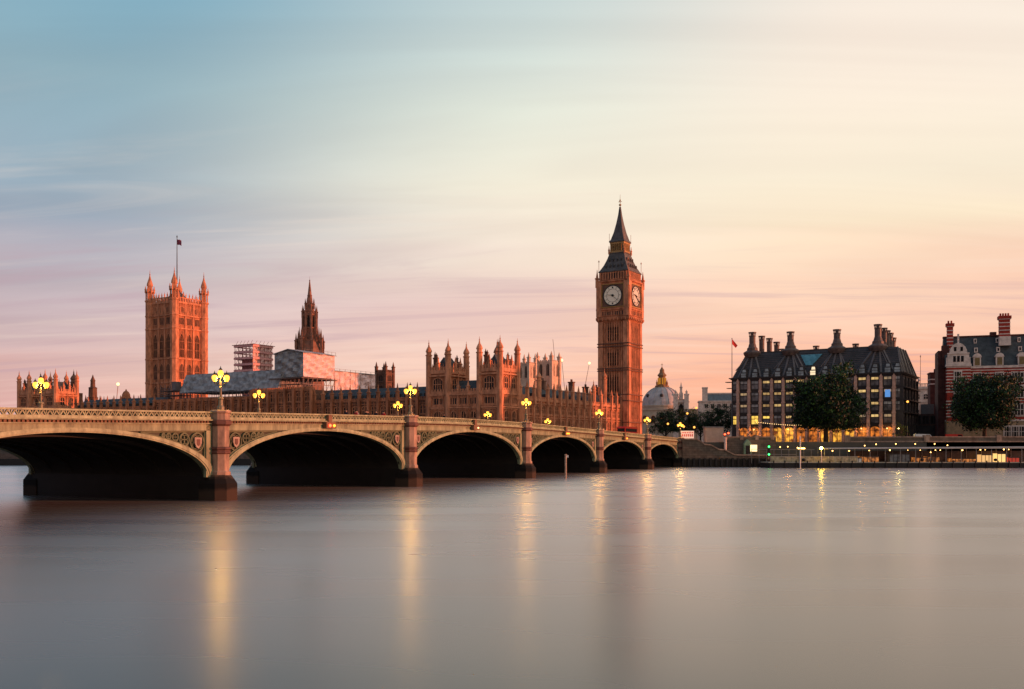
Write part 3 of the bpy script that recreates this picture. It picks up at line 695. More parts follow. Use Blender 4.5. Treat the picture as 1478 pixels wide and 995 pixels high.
def vt_face(Rm, k):
    gr.M = Rm; W = 2*H-4.4; u0 = -W/2
    M = Rm @ T(u0, -H, 0)
    gr.M = M
    for z0, z1, d in ((86.3,87.0,.6),(79.3,80.0,.55),(71.8,72.5,.55),(54.8,55.5,.55),(41.2,42.0,.55),(29.2,29.9,.5)): gr.box(0, W, -d, .1, z0, z1)
    for i in range(4): u = W*i/3; gr.box(u-.45, u+.45, -.45, .1, G, 86.5)
    for i in range(16): u = W*(i+.5)/16; gr.box(u-.18, u+.18, -.3, .1, 80, 86.4)
    gr.M = Matrix()
    for i in range(3):
        u = W*(i+.5)/3
        place('great_window', window_mesh(3.0, 13.4, 2, True, GLASS, STONE2, 2), t, M @ T(u, -.02, 56))
        place('window', window_mesh(3.2, 3.9, 3, False, GLASSM, STONE2, 0), t, M @ T(u, -.02, 74.4))
        place('window', window_mesh(3.0, 8.8, 2, True, GLASSM, STONE2, 1), t, M @ T(u, -.02, 43.6))
        place('window', window_mesh(3.0, 8.8, 2, True, GLASSM, STONE2, 1), t, M @ T(u, -.02, 31))
        place('parapet_arcade', window_mesh(3.4, 3.6, 3, True, GLASSM, STONE2, 0), t, M @ T(u, -.02, 81))
    gr.M = M; gr.box(0, W, -.5, .1, 87.0, 87.4)
    for i in range(14): u = W*(i+.5)/14; gr.box(u-.3, u+.3, -.3, .05, 87.4, 89.4); 
    gr.box(0, W, -.35, .1, 89.3, 89.8)
    for i in range(7): u = W*(i+.5)/7; pinnacle(gr, u, -.1, 89.7, 92.6, .45)
    gr.M = Matrix()
four(vt_face); gr.build('stone_grid', STONE2, t)
mb = MB(); mb.sq(0,0,[(7.8,87),(6.8,88.5),(3.4,91.5),(1.2,94.5),(.7,97)]); mb.build('iron_roof', ROOFD, t)
mb = MB(); mb.lathe(0,0,[(.34,99),(.26,112),(.16,125.6),(.35,125.8),(.3,126.4),(.02,126.9)],8); mb.build('flagpole', IRON, t)
bpy.context.view_layer.update()
mb = MB(); n = 8; vs = []; 
for i in range(n+1):
    for j in range(2): vs.append((.2+3.3*i/n, .35*math.sin(i*1.1)+.05, 124.6-3.0*j-.25*i/n*4-.2*math.sin(i)))
mb.add(vs, [(i*2, i*2+2, i*2+3, i*2+1) for i in range(n)]); fo = mb.build('flag', mat('flag_cloth', (.35,.05,.06), var=.5, scale=.8, col2=(.10,.04,.10)), t)
sm = fo.modifiers.new('solid', 'SOLIDIFY'); sm.thickness = .06

# ------------------------------------------------------------------ twin-towered river pavilions
def pavilion(n1, d1, label, lit, cutname='river_pavilion'):
    """n1,d1: its north-east corner"""
    X, Y = pal(n1, d1); t = thing(cutname, label, 'building', (X, Y, G), -TH)
    # local: x = north (0 at the corner, negative southwards), y = inland
    W = 27.0; TWR = 8.0; DP = 10.6; zc, zp = 27.4, 29.4
    b_ = MB(); b_.box(-W+.2, -.2, .2, DP+6, G, 21.8); b_.build('range_wall', STONE, t)
    f = MB()
    for x0 in (-TWR, -W):
        b2 = MB(); b2.box(x0+.1, x0+TWR-.1, .1, DP, 21.8, zp-.6); b2.build('tower_wall', STONE, t)
        tu = MB()
        for x in (x0+.3, x0+TWR-.3):
            for y in (.3, DP-.3): turret(tu, x, y, G if y < 1 else 20, 33.9, .92, 39.0); tu.cut()
        build_each(tu, 'corner_turret', STONE2, t)
        for (M, WW, nb) in ((T(x0+1.1, .1, 0), TWR-2.2, 1), (T(x0+TWR-.1, 1.2, 0, 90), DP-2.4, 2)):
            facade(t, f, M, WW, 21.8, zp-.6, nb, [(22.7, 27.0)], pil=.35, proj=.35, nm=3 if nb == 1 else 1, glass=(GLASSM,), fill=.62 if nb == 1 else .5)
            battlement(f, M, WW, zp-1.2, 2.0, 1.0)
            old = f.M; f.M = M; f.box(-.8, WW+.8, -.6, 0, zc-.1, zc+.4); f.M = old
            for q in range(1, nb+1):
                pm = M @ Vector((WW*q/(nb+1), 0, 0)); pinnacle(f, pm.x, pm.y, zp, 33.6, .8)
        for q in (.33, .67):
            for (x, y) in ((x0+TWR*q, DP-.2), (x0+.2, DP*q)): pinnacle(f, x, y, zp-.5, 33.0, .7)
        for q in (.12,.25,.37,.63,.75,.88):
            pinnacle(f, x0+TWR*q, .0, zp-.4, 31.4, .42); pinnacle(f, x0+TWR-.0, DP*q, zp-.4, 31.4, .42)
        r_ = MB(); cx_, cy_ = x0+TWR/2, DP/2
        r_.add([(x0+1.2,1.2,28.8),(x0+TWR-1.2,1.2,28.8),(x0+TWR-1.2,DP-1.2,28.8),(x0+1.2,DP-1.2,28.8),(cx_,cy_-2.3,33.6),(cx_,cy_+2.3,33.6)],
               [(0,1,4),(1,2,5,4),(2,3,5),(3,0,4,5)]); r_.build('tower_roof', SLATE, t)
        ch = MB(); ch.box(cx_-2.9, cx_-1.7, 1.6, 2.6, 28.5, 33.0); ch.box(cx_-3.05, cx_-1.55, 1.45, 2.75, 33.0, 33.5); pinnacle(ch, cx_-2.6, 2.1, 33.4, 35.4, .5); pinnacle(ch, cx_-2.0, 2.1, 33.4, 35.0, .5); ch.cut()
        ch.box(cx_+1.2, cx_+2.6, DP-3.4, DP-2.4, 28.5, 32.4); pinnacle(ch, cx_+1.9, DP-2.9, 32.4, 34.6, .6); ch.cut(); build_each(ch, 'chimney_stack', STONED, t)
    # lower storeys, the river face and the north face
    for (M, WW, nb, gl) in ((T(-W+1.2, .2, 0), TWR-2.4, 1, lit[0]), (T(-W+TWR, .2, 0), W-2*TWR, 3, lit[1]), (T(-TWR+1.2, .2, 0), TWR-2.4, 1, lit[2]), (T(-.2, 1.2, 0, 90), DP-1.6, 2, lit[3])):
        facade(t, f, M, WW, G, 21.8, nb, [(18.6, 20.6)], pil=.5, proj=.45, nm=2, arch=False, glass=(GLASSM,), fill=.7, tr=0)
        facade(t, f, M, WW, G, 18, nb, [(11.9, 16.6)], pil=.5, proj=.45, nm=1 if nb > 1 else 3, glass=(GLASS,), fill=.62, strings=True)
        battlement(f, M, WW, 21.6, 1.7, 1.0)
        old = f.M; f.M = M; f.box(-1.3, WW+1.2, -.65, 0, 21.3, 21.8); f.box(-1.3, WW+1.2, -.55, 0, 17.3, 17.75); f.box(-1.3, WW+1.2, -.5, 0, 10.2, 10.7)
        for i in range(int(WW/.9)): f.box(i*.9+.3, i*.9+.42, -.18, 0, G, 21.5)
        f.M = old
        if gl:
            for (u, h_, g_) in gl: place('lit_window', window_mesh(1.0 if g_ is LIT else 2.6, h_, 0 if g_ is LIT else 3, False, g_, STONE, 0), t, M @ T(u, -.10, 11.2))
    for i in range(1, 3): pinnacle(f, -W+TWR+(W-2*TWR)*i/3, .1, 22, 26.0, .8)
    st = MB(); turret(st, -TWR-3.0, DP+5.5, G, 34.0, 1.35, 40.0); st.box(-TWR-5.4, -TWR-1.6, DP+4, DP+9, G, 29.5); st.cut(); turret(st, -W+3, DP+7, 18, 31.5, .8, 36.5); st.cut(); build_each(st, 'stair_turret', STONED, t)
    f.build('stone_grid', STONE2, t)
    r_ = MB(); r_.add([(-W+TWR,1.6,22.2),(-TWR,1.6,22.2),(-TWR,DP+2,22.2),(-W+TWR,DP+2,22.2),(-W+TWR,6,26.2),(-TWR,6,26.2)], [(0,1,5,4),(1,2,5),(2,3,4,5),(3,0,4)]); r_.build('link_roof', SLATE, t)
    return t
nc, dc = 5.8, -96.1
pavilion(nc, dc, 'twin-towered stone pavilion with many turrets left of the clock tower', ([(2.8, 2.6, LITR)], [(5.0, 1.9, LIT), (9.4, 1.9, LIT)], None, None))
ns_ = n_at(66, 91)
pavilion(ns_+6.8, -91, 'low distant twin-towered pavilion with pinnacles at far left', (None, None, None, None), 'south_pavilion')

# ------------------------------------------------------------------ north range, between pavilion and clock tower
X, Y = pal(3.2, -85.4); t = thing('palace_range', 'long gothic stone range with steep slate roof between pavilion and clock tower', 'building', (X, Y, G), -TH)
LN = 79.0; b_ = MB(); b_.box(-14, 0, 0, LN, G, 20.2); b_.build('range_wall', STONE, t)
f = MB(); M = T(0, 0, 0, 90); nb = 18
facade(t, f, M, LN, G, 20.4, nb, [(16.3, 19.0), (10.2, 14.6)], pil=.9, proj=.6, nm=1, glass=(GLASSM, GLASS), fill=.66)
battlement(f, M, LN, 20.2, 1.5, 1.1); f.M = M
for i in range(nb*4): u = LN*(i+.5)/(nb*4); f.box(u-.08, u+.08, -.25, 0, G, 20)
for i in range(nb+1):
    f.M = Matrix(); p = M @ Vector((LN*i/nb, -.4, 0)); hh = 31.4 if i in (4,) else (29.6 if i == 13 else (34.6 if i == 15 else 26.6)); 
    if hh > 28: turret(f, p.x-.8, p.y, 19, hh-4.5, .85, hh)
    else: f.sq(p.x, p.y, [(.5,19),(.5,22.5)]); pinnacle(f, p.x, p.y, 22, 26.6, .95)
f.M = Matrix(); f.build('stone_grid', STONE2, t)
mb = MB(); mb.add([(-.8,0,20.6),(-.8,LN,20.6),(-13,LN,20.6),(-13,0,20.6),(-6.6,2,25.4),(-6.6,LN,25.4)], [(0,1,5,4),(1,2,5),(2,3,4,5),(3,0,4)]); mb.build('slate_roof', SLATE, t)
mb = MB()
for i in range(nb):
    if i % 2: y = LN*(i+.5)/nb; mb.box(-3.4, -1.2, y-.6, y+.6, 21, 22.9); mb.cut()
build_each(mb, 'roof_dormer', SLATE, t); mb = MB()
for i, (y, z) in enumerate(((12,28.2),(31,27.6),(52,28.4),(63,27.2),(72,27.5))):
    mb.box(-7.6, -5.8, y-.7, y+.7, 23, z); mb.box(-7.8, -5.6, y-.9, y+.9, z, z+.4)
    for q in (-.4,.4): mb.lathe(-6.7, y+q, [(.22,z+.4),(.2,z+1.3)], 8)
    mb.cut()
build_each(mb, 'chimney_stack', STONED, t)

# ------------------------------------------------------------------ river front
def river_front(n0, n1, label, nb, roof=True, zt=20.8, e=90.0, z_roof=25.4, pins=True, rows=None):
    X, Y = pal(n0, -e); t = thing('river_front', label, 'building', (X, Y, G), -TH); W = n0-n1
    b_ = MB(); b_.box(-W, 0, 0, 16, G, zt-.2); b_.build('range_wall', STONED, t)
    f = MB(); M = T(-W, 0, 0)
    facade(t, f, M, W, G, zt, nb, rows or [(16.2, 19.2), (10.0, 14.4)], pil=1.0, proj=.7, nm=2, glass=(GLASSM, GLASS, GLASS), fill=.7)
    battlement(f, M, W, zt-.3, 1.2, 1.0)
    for i in range(nb+1):
        x = -W*i/nb; f.sq(x, -.5, [(.5,G),(.5,zt+.5)])
        if pins: pinnacle(f, x, -.5, zt, 26.4, .9)
    for i in range(nb*3): x = -W*(i+.5)/(nb*3); f.box(x-.09, x+.09, -.28, 0, G, zt-.4)
    f.build('stone_grid', STONE, t)
    if roof:
        mb = MB(); mb.add([(0,1,zt),(-W,1,zt),(-W,15,zt),(0,15,zt),(0,7,z_roof),(-W,7,z_roof)], [(0,4,5,1),(2,5,4,3),(0,3,4),(1,5,2)]); 
        mb.build('iron_roof', SLATE, t)
        mb = MB()
        for i in range(nb): 
            x = -W*(i+.5)/nb; mb.box(x-.9, x+.9, 1.4, 4.5, zt+.3, zt+2.1); mb.cut()
        build_each(mb, 'roof_dormer', ROOFD, t)
    return t
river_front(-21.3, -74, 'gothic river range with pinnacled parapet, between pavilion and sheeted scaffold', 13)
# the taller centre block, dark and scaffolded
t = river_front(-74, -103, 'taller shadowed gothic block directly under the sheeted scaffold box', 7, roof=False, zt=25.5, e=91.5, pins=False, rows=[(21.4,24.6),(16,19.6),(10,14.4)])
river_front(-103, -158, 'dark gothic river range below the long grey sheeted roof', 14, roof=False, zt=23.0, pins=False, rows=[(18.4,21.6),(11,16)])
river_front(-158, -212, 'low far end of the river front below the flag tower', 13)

# ------------------------------------------------------------------ sheeted scaffolds
X, Y = pal(-84.4, -85); t = thing('sheeted_scaffold', 'large gabled box of scaffold sheeting, one side lit pink, below the spire', 'scaffolding', (X, Y, 25.5), -TH)
Wd, Dp = 14.2, 16.5; za, zb = 30.6, 39.4
def wavy(mb, p0, p1, z0, z1a, nu, nv, amp, nrm, gable=0, seed=0):
    r_ = random.Random(seed); p0 = Vector(p0); p1 = Vector(p1); nrm = Vector(nrm); vs = []
    for j in range(nv+1):
        for i in range(nu+1):
            u = i/nu; zt = z1a+gable*(1-abs(2*u-1)); p = p0.lerp(p1, u); a = 1.9*amp*(.7*r_.random()-.35+.7*math.sin(j*1.9+i*.9)+.4*math.sin(j*.7-i*1.7)) if 0 < i < nu else 0
            vs.append((p.x+nrm.x*a, p.y+nrm.y*a, z0+(zt-z0)*j/nv))
    w_ = nu+1; mb.add(vs, [(j*w_+i, j*w_+i+1, (j+1)*w_+i+1, (j+1)*w_+i) for j in range(nv) for i in range(nu)])
mb = MB(); wavy(mb, (-Wd,0,0), (0,0,0), za, zb, 16, 9, .30, (0,-1,0), 1.4, 1); o = mb.build('shaded_sheet', SHEET, t)
mb = MB(); wavy(mb, (0,0,0), (0,Dp,0), za, zb, 16, 9, .28, (1,0,0), 0, 2); mb.build('sunlit_sheet', SHEETSUN, t)
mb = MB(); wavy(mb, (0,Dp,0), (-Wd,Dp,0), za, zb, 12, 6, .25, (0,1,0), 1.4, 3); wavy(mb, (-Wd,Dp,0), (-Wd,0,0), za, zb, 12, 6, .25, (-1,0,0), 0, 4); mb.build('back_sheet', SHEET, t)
mb = MB(); mb.add([(.5,-.6,zb-.1),(.5,Dp+.6,zb-.1),(-Wd/2,Dp+.6,zb+1.45),(-Wd/2,-.6,zb+1.45),(-Wd-.5,-.6,zb-.1),(-Wd-.5,Dp+.6,zb-.1)], [(0,1,2,3),(3,2,5,4)])
o = mb.build('sheet_roof', SHEET, t); sm = o.modifiers.new('solid', 'SOLIDIFY'); sm.thickness = .2
mb = MB()
for i in range(8):
    for (x, y) in ((-Wd*i/7, -.2), (.2, Dp*i/7)): mb.beam((x,y,25.5),(x,y,za+.2),.16)
for z in (26, 28, 30.2):
    mb.beam((-Wd,-.25,z),(.2,-.25,z),.2); mb.beam((.25,0,z),(.25,Dp,z),.2); 
for i in range(7): mb.beam((-Wd*i/7,-.25,26),(-Wd*(i+1)/7,-.25,30.2),.12); mb.beam((.25,Dp*i/7,26),(.25,Dp*(i+1)/7,30.2),.12)
for i in range(9): mb.beam((.45,Dp*i/8,zb),(.45,Dp*i/8,zb+1.1),.07)
mb.beam((.45,0,zb+1),(.45,Dp,zb+1),.06); mb.build('scaffold_tubes', STEEL, t)
mb = MB(); mb.box(-Wd-1.5, .8, -1.6, Dp+.6, 30.0, 30.3); mb.box(-Wd-1.5, .8, -1.4, 1, 27.8, 28.0); mb.build('scaffold_platform', PLANK, t)

X, Y = pal(-84.4, -69); t = thing('sheeted_scaffold', 'long low sunlit pink sheeted scaffold wall right of the gabled scaffold box', 'scaffolding', (X, Y, 25), -TH)
mb = MB(); wavy(mb, (0,0,0), (0,24,0), 26.5, 33.6, 20, 5, .3, (1,0,0), 0, 5); mb.build('sunlit_sheet', SHEETSUN, t)
mb = MB(); mb.box(-7, .3, -.1, 24.2, 33.6, 33.85); mb.build('sheet_roof', SHEET, t)
mb = MB()
for i in range(9): mb.beam((.3,24*i/8,25),(.3,24*i/8,34.6),.1)
mb.beam((.3,0,34.5),(.3,24,34.5),.07); mb.build('scaffold_tubes', STEEL, t)

n0, n1 = n_at(402, 87), n_at(261, 87)
X, Y = pal(n0, -87); t = thing('sheeted_roof', 'long shaded grey wrinkled temporary roof over the river front beside the flag tower', 'scaffolding', (X, Y, 23), -TH)
Wd = n0-n1; mb = MB(); vs = []; r_ = random.Random(4); nu, nv = 34, 6
for j in range(nv+1):
    for i in range(nu+1):
        v = j/nv; q = .5*(r_.random()-.5)+.35*math.sin(i*.9+j*2.1); vs.append((-Wd*i/nu, -.6+3.2*v-(q*.8 if 0 < j < nv else 0), 26.4+7.2*v+q*.35))
mb.add(vs, [(j*(nu+1)+i, (j+1)*(nu+1)+i, (j+1)*(nu+1)+i+1, j*(nu+1)+i+1) for j in range(nv) for i in range(nu)])
mb.add([(0,2.6,33.6),(-Wd,2.6,33.6),(-Wd,17,26.4),(0,17,26.4)], [(0,3,2,1)]); mb.add([(0,-.6,26.4),(0,17,26.4),(0,2.6,33.6)], [(0,1,2)]); mb.add([(-Wd,-.6,26.4),(-Wd,2.6,33.6),(-Wd,17,26.4)], [(0,1,2)])
o = mb.build('shaded_sheet', SHEET, t)
mb = MB()
for i in range(26):
    x = -Wd*i/25; mb.beam((x,-.7,23),(x,-.7,26.6),.15); mb.beam((x,15,23),(x,15,26.6),.15)
for z in (24.2, 26.1): mb.beam((0,-.75,z),(-Wd,-.75,z),.2)
mb.box(-Wd, 0, -.9, 16, 23.2, 23.4)
# open stair scaffold at the left end
for i in range(6):
    for j in range(4): x, y = -Wd-1-i*1.9, -1+j*2.2; mb.beam((x,y,20),(x,y,27.4+2.6*((i*7+j*3) % 3)/2),.13)
for z in (21.5, 23.5, 25.5, 27.3): mb.box(-Wd-11.5, -Wd, -1.4, 6, z, z+.16); mb.beam((-Wd-12,-1.4,z+1),(-Wd,-1.4,z+1),.1)
mb.box(-Wd-3.4, -Wd-1, -1.6, 1.0, 27.5, 30.8)
mb.build('scaffold_tubes', STEEL, t)

X, Y = at(366, 430); t = thing('scaffold_tower', 'open scaffold tower of many decks, catching pink light, left of the spire', 'scaffolding', (X, Y, G), -TH)
mb = MB(); pk = MB(); h_ = 5.6
for i in range(6):
    for j in range(6):
        if 0 < i < 5 and 0 < j < 5: continue
        x, y = -h_+2*h_*i/5, -h_+2*h_*j/5; mb.beam((x,y,28),(x,y,50.5),.18)
for k in range(7):
    z = 33+k*2.7; pk.box(-h_-.4, h_+.4, -h_-.4, -h_+1.2, z, z+.9); pk.box(h_-1.2, h_+.4, -h_+1.2, h_+.4, z, z+.9); pk.box(-h_-.4, -h_+1.2, -h_+1.2, h_+.4, z, z+.3); pk.box(-h_+1.2, h_-1.2, h_-1.2, h_+.4, z, z+.3)
    for q in (1.0,): mb.beam((-h_,-h_-.3,z+q),(h_,-h_-.3,z+q),.12); mb.beam((h_+.3,-h_,z+q),(h_+.3,h_,z+q),.12)
    for i in range(5):
        x = -h_+2*h_*i/5; mb.beam((x,-h_-.25,z),(x+2.2,-h_-.25,z+2.7),.1); mb.beam((h_+.25,x,z),(h_+.25,x+2.2,z+2.7),.1)
mb.sq(0,0,[(3.4,G),(3.4,44)]); wp_ = MB(); wavy(wp_, (h_-.3,-h_,0), (h_-.3,h_,0), 33, 50, 10, 8, .3, (1,0,0), 0, 8); wp_.build('debris_netting', SHEETSUN, t); mb.beam((-7,-h_-.4,50.2),(7,-h_-.4,50.2),.25); mb.beam((h_+.4,-7,50.2),(h_+.4,7,50.2),.25)
mb.build('scaffold_tubes', mat('sunset_red_tubes', (.30,.12,.11), rough=.5), t); pk.build('scaffold_decks', mat('sunset_pink_decks', (.72,.36,.33), var=.3, scale=1), t)  # pink sunset light painted into the tube and deck colours

# ------------------------------------------------------------------ central spire
X, Y = at(447, 430); t = thing('gothic_spire', 'slender dark octagonal gothic spire rising behind the scaffold box', 'spire', (X, Y, G), 0)
mb = MB(); mb.lathe(0,0,[(6.4,G),(6.4,46),(6.0,46.5),(5.0,50),(4.4,52)]); mb.lathe(0,0,[(2.4,52),(2.4,64.5)]); mb.lathe(0,0,[(3.6,51),(3.6,52.8)])
mb.lathe(0,0,[(3.1,64.3),(3.1,65.2),(2.2,65.6),(2.1,68.8),(2.3,69),(1.35,70),(1.0,74.5),(1.15,74.8),(.9,75),(.35,84),(.45,84.3),(.1,84.8),(.05,86.5)][:0] or [(3.1,63.5),(3.1,64.2),(2.0,64.6),(1.9,67.6),(2.1,67.8),(1.35,69),(1.0,72.4),(1.15,72.6),(.9,72.8),(.2,79),(.3,79.3),(.05,79.6),(.03,81)])
mb.build('spire', mat('spire_stone', (.27,.125,.08), var=.4, scale=.6), t)
mb = MB()
for k in range(8):
    a = R(22.5+45*k); c_, s_ = math.cos(a), math.sin(a)
    mb.beam((6.0*c_,6.0*s_,44),(6.0*c_,6.0*s_,50),.9); pinnacle(mb, 6.0*c_, 6.0*s_, 49, 57.5 if k % 2 else 55.5, 1.1)
    mb.beam((3.15*c_,3.15*s_,51),(3.15*c_,3.15*s_,64),.75); pinnacle(mb, 3.2*c_, 3.2*s_, 62.5, 68.2, .8); pinnacle(mb, 4.5*c_, 4.5*s_, 50, 58.5, .8)
    mb.beam((5.6*c_,5.6*s_,50.5),(3.2*c_,3.2*s_,56),.35); pinnacle(mb, 2.0*c_, 2.0*s_, 66.5, 71.2, .5)
    for a2 in (-.14, .14):
        mb.beam((2.9*math.cos(a+a2),2.9*math.sin(a+a2),52),(2.9*math.cos(a+a2),2.9*math.sin(a+a2),64),.2)
for z in (57.8,): mb.lathe(0,0,[(3.0,z),(3.0,z+.4)])
mb.build('pinnacles', MATS['spire_stone'], t)
# openings
for k in range(8):
    a = 45*k; place('lancet_window', window_mesh(1.0, 5.0, 0, True, GLASSM, STONED, 0), t, Matrix.Rotation(R(a), 4, 'Z') @ T(0, -2.28, 58.4)); 

# ------------------------------------------------------------------ smaller towers on the skyline
def small_tower(px, y, wd, zb_, zt, ztip, label, matl=STONE2, glass=GLASSM, rz=-TH, nm='church_tower', wins=2, base=G):
    X, Y = at(px, y); t = thing(nm, label, 'tower', (X, Y, base), rz); h_ = wd/2
    mb = MB(); mb.sq(0,0,[(h_,base),(h_,zt)]); mb.build('tower_wall', matl, t); mb = MB()
    for sx in (-1,1):
        for sy in (-1,1): mb.sq(sx*h_, sy*h_, [(wd*.10,base),(wd*.10,zt+.4)]); pinnacle(mb, sx*h_, sy*h_, zt, ztip, wd*.2); mb.cut()
    build_each(mb, 'corner_pinnacle', matl, t); mb = MB()
    def fc(Rm, k):
        mb.M = Rm
        for z in (zb_, (zb_+zt)/2+.6, zt-.7): mb.box(-h_, h_, -h_-.18, -h_+.05, z-.2, z+.25)
        for i in range(7): u = -h_+wd*(i+.5)/7; mb.box(u-wd*.04, u+wd*.04, -h_-.1, -h_+.15, zt, zt+.9)
        ht = (zt-zb_)*.36
        for i in range(wins):
            u = -h_+wd*(i+.5)/wins
            place('window', window_mesh(wd/wins*.42, ht, 1, True, glass, matl, 0), t, Rm @ T(u, -h_-.02, zt-1.2-ht)); place('window', window_mesh(wd/wins*.42, ht, 1, True, glass, matl, 0), t, Rm @ T(u, -h_-.02, zb_+.4))
    four(fc); mb.M = Matrix(); mb.build('string_courses', matl, t); return t
small_tower(555.5, 400, 4.9, 27, 36.2, 40.5, 'small square belfry with four pinnacles behind the palace roofs', STONED, wins=1, nm='ventilation_tower')
ABB = mat('pale_abbey_stone', (.66, .46, .33), var=.25, scale=.4)
small_tower(791.5, 640, 10.5, 38, 61.5, 68, 'pale square abbey tower with four tall pinnacles, the taller right one', ABB, GLASSM, nm='church_tower')
small_tower(760, 620, 8.2, 36, 58.5, 65.5, 'pale abbey tower with thin pinnacles, left one, half hidden by pavilion', ABB, GLASSM, nm='church_tower')
# victoria-side skyline left of the flag tower
X, Y = at(134, 450); t = thing('spired_turret', 'lone dark octagonal turret with short spire between south pavilion and flag tower', 'tower', (X, Y, G))
mb = MB(); mb.lathe(0,0,[(2.2,G),(2.2,28),(2.4,28.3),(1.9,28.6),(1.8,32.5),(2.0,32.8),(1.1,33.3),(1.0,35.8),(1.2,36),(.5,37.6),(.04,39)]); mb.build('turret_shaft', STONED, t)
mb = MB()
for k in range(4): a = R(45+90*k); pinnacle(mb, 3.3*math.cos(a), 3.3*math.sin(a), 22, 29.5, 1.1); mb.beam((3.3*math.cos(a),3.3*math.sin(a),G),(3.3*math.cos(a),3.3*math.sin(a),22.5),.8)
mb.build('pinnacles', STONED, t)
X, Y = at(182, 440); t = thing('domed_turret', 'small round domed turret just left of the flag tower base', 'tower', (X, Y, G))
mb = MB(); mb.lathe(0,0,[(1.9,G),(1.9,27.2),(2.2,27.4),(2.2,27.9),(1.9,28),(1.75,29.2),(1.2,30.3),(.4,30.9),(.15,31.6)],12); mb.build('turret_shaft', STONE, t)
mb = MB()
for k in range(6): a = R(60*k+10); mb.beam((1.88*math.cos(a),1.88*math.sin(a),24.5),(1.88*math.cos(a),1.88*math.sin(a),26.6),.6)
mb.build('turret_opening', GLASS, t)
X, Y = at(114, 425); t = thing('low_roof_range', 'low dark roofed range with small pinnacles left of the flag tower', 'building', (X, Y, G), -8)
mb = MB(); mb.box(0, 32, 0, 10, G, 22.5); mb.build('range_wall', STONED, t)
mb = MB(); mb.add([(0,-.3,22.5),(32,-.3,22.5),(32,10,22.5),(0,10,22.5),(0,4,25.6),(32,4,26.2)], [(0,1,5,4),(1,2,5),(2,3,4,5),(3,0,4)]); mb.build('slate_roof', SLATE, t)
mb = MB()
for i in range(9): pinnacle(mb, i*4, -.4, 20, 26.8+(i % 2)*.8, .9)
mb.build('pinnacles', STONED, t)

# cranes with work lights
def crane(px, y, zt, jib, label, base=20, lamp=True, mast_only=False, lampz=None):
    X, Y = at(px, y); t = thing('tower_crane', label, 'crane', (X, Y, G)); mt = mat('crane_steel', (.5,.28,.2), rough=.5)
    mb = MB(); 
    for sx in (-.7,.7):
        for sy in (-.7,.7): mb.beam((sx,sy,G),(sx,sy,zt*.62+4),.28)
    for k in range(14): z = G+k*(zt*.62-G)/14; mb.beam((-.7,-.7,z),(.7,-.7,z+2),.18); mb.beam((.7,-.7,z),(-.7,-.7,z+2),.18)
    mb.build('crane_mast', mt, t)
    mb = MB(); z0 = zt*.62+3; a = Vector((0,0,z0)); b_ = Vector((jib[0],0,jib[1])); d = (b_-a)
    mb.beam(a, b_, .3); mb.beam(a+Vector((0,0,1.4)), b_, .25)
    for k in range(10): mb.beam(a+d*k/10+Vector((0,0,1.4*(1-k/10))), a+d*(k+1)/10, .16)
    mb.beam(a, a-d.normalized()*6, .5); mb.cbox(-d.normalized().x*6, 0, 2, z0-d.normalized().z*6-1.5, z0-d.normalized().z*6+1); mb.build('crane_jib', mt, t)
    if lamp: l_ = MB(); l_.sphere(jib[0], -.3, jib[1], .9); l_.build('work_light', LAMPT, t)
crane(806, 700, 60, (-4, 83), 'thin pale crane with raised jib between abbey tower and clock tower', lamp=False)
crane(838, 720, 47, (6.5, 67.5), 'distant crane whose jib leans right to a lit tip beside the clock tower')
crane(818, 690, 44, (-3.5, 67), 'distant crane with lit tip near the abbey towers, jib leaning left')
crane(166, 620, 35, (2.0, 45.5), 'small distant crane left of the flag tower, red light at its tip')

# ------------------------------------------------------------------ domed hall
X, Y = at(955.5, 600); t = thing('domed_hall', 'grey domed hall with gilded lantern right of the clock tower', 'building', (X, Y, G), -10)
mb = MB(); mb.lathe(0,0,[(12.2,G),(12.2,29.8),(12.6,30),(12.6,31)],32); mb.build('drum_wall', mat('pale_hall_stone', (.5,.38,.28), var=.2, scale=.4), t)
mb = MB(); P = [(12.3,31)]+[(11.9*math.cos(R(a)), 31.4+11.4*math.sin(R(a))) for a in range(0, 80, 8)]+[(2.2,42.6)]
mb.lathe(0,0,P,32); 
for k in range(16):
    a = 2*math.pi*k/16
    for i in range(0, 72, 8): mb.beam((12.0*math.cos(R(i))*math.cos(a),12.0*math.cos(R(i))*math.sin(a),31.4+11.5*math.sin(R(i))),(12.0*math.cos(R(i+8))*math.cos(a),12.0*math.cos(R(i+8))*math.sin(a),31.4+11.5*math.sin(R(i+8))),.4)
mb.build('dome', LEAD, t)
mb = MB(); mb.lathe(0,0,[(4.4,41.8),(4.4,43.2),(2.6,43.3),(2.2,43.3),(2.2,49),(2.8,49.2),(2.8,49.8),(1.6,51.2),(1.4,52.6),(1.5,52.8),(.7,54),(.15,55),(.1,57.2)],12); mb.beam((-.7,0,56.2),(.7,0,56.2),.25); mb.build('lantern', mat('gilded_lantern_stone', (.28,.16,.08), var=.3), t)
mb = MB()
for k in range(8): a = R(45*k+10); mb.beam((2.25*math.cos(a),2.25*math.sin(a),44),(2.25*math.cos(a),2.25*math.sin(a),48),.9)
mb.build('lantern_opening', mat('amber_opening', (.5,.2,.02), emit=.3, ecol=(1,.42,.05)), t)
mb = MB()
for a in (-140,-90,-40): c_, s_ = math.cos(R(a)), math.sin(R(a)); mb.sphere(11.0*c_, 11.0*s_, 36.8, 1.1, 10, 6); mb.cut()
build_each(mb, 'dome_porthole', ROOFD, t)
for k in range(4): a = R(90*k+40); o_ = MB(); pinnacle(o_, 4.1*math.cos(a), 4.1*math.sin(a), 43, 47, .9); o_.build('urn', STONE2, t)
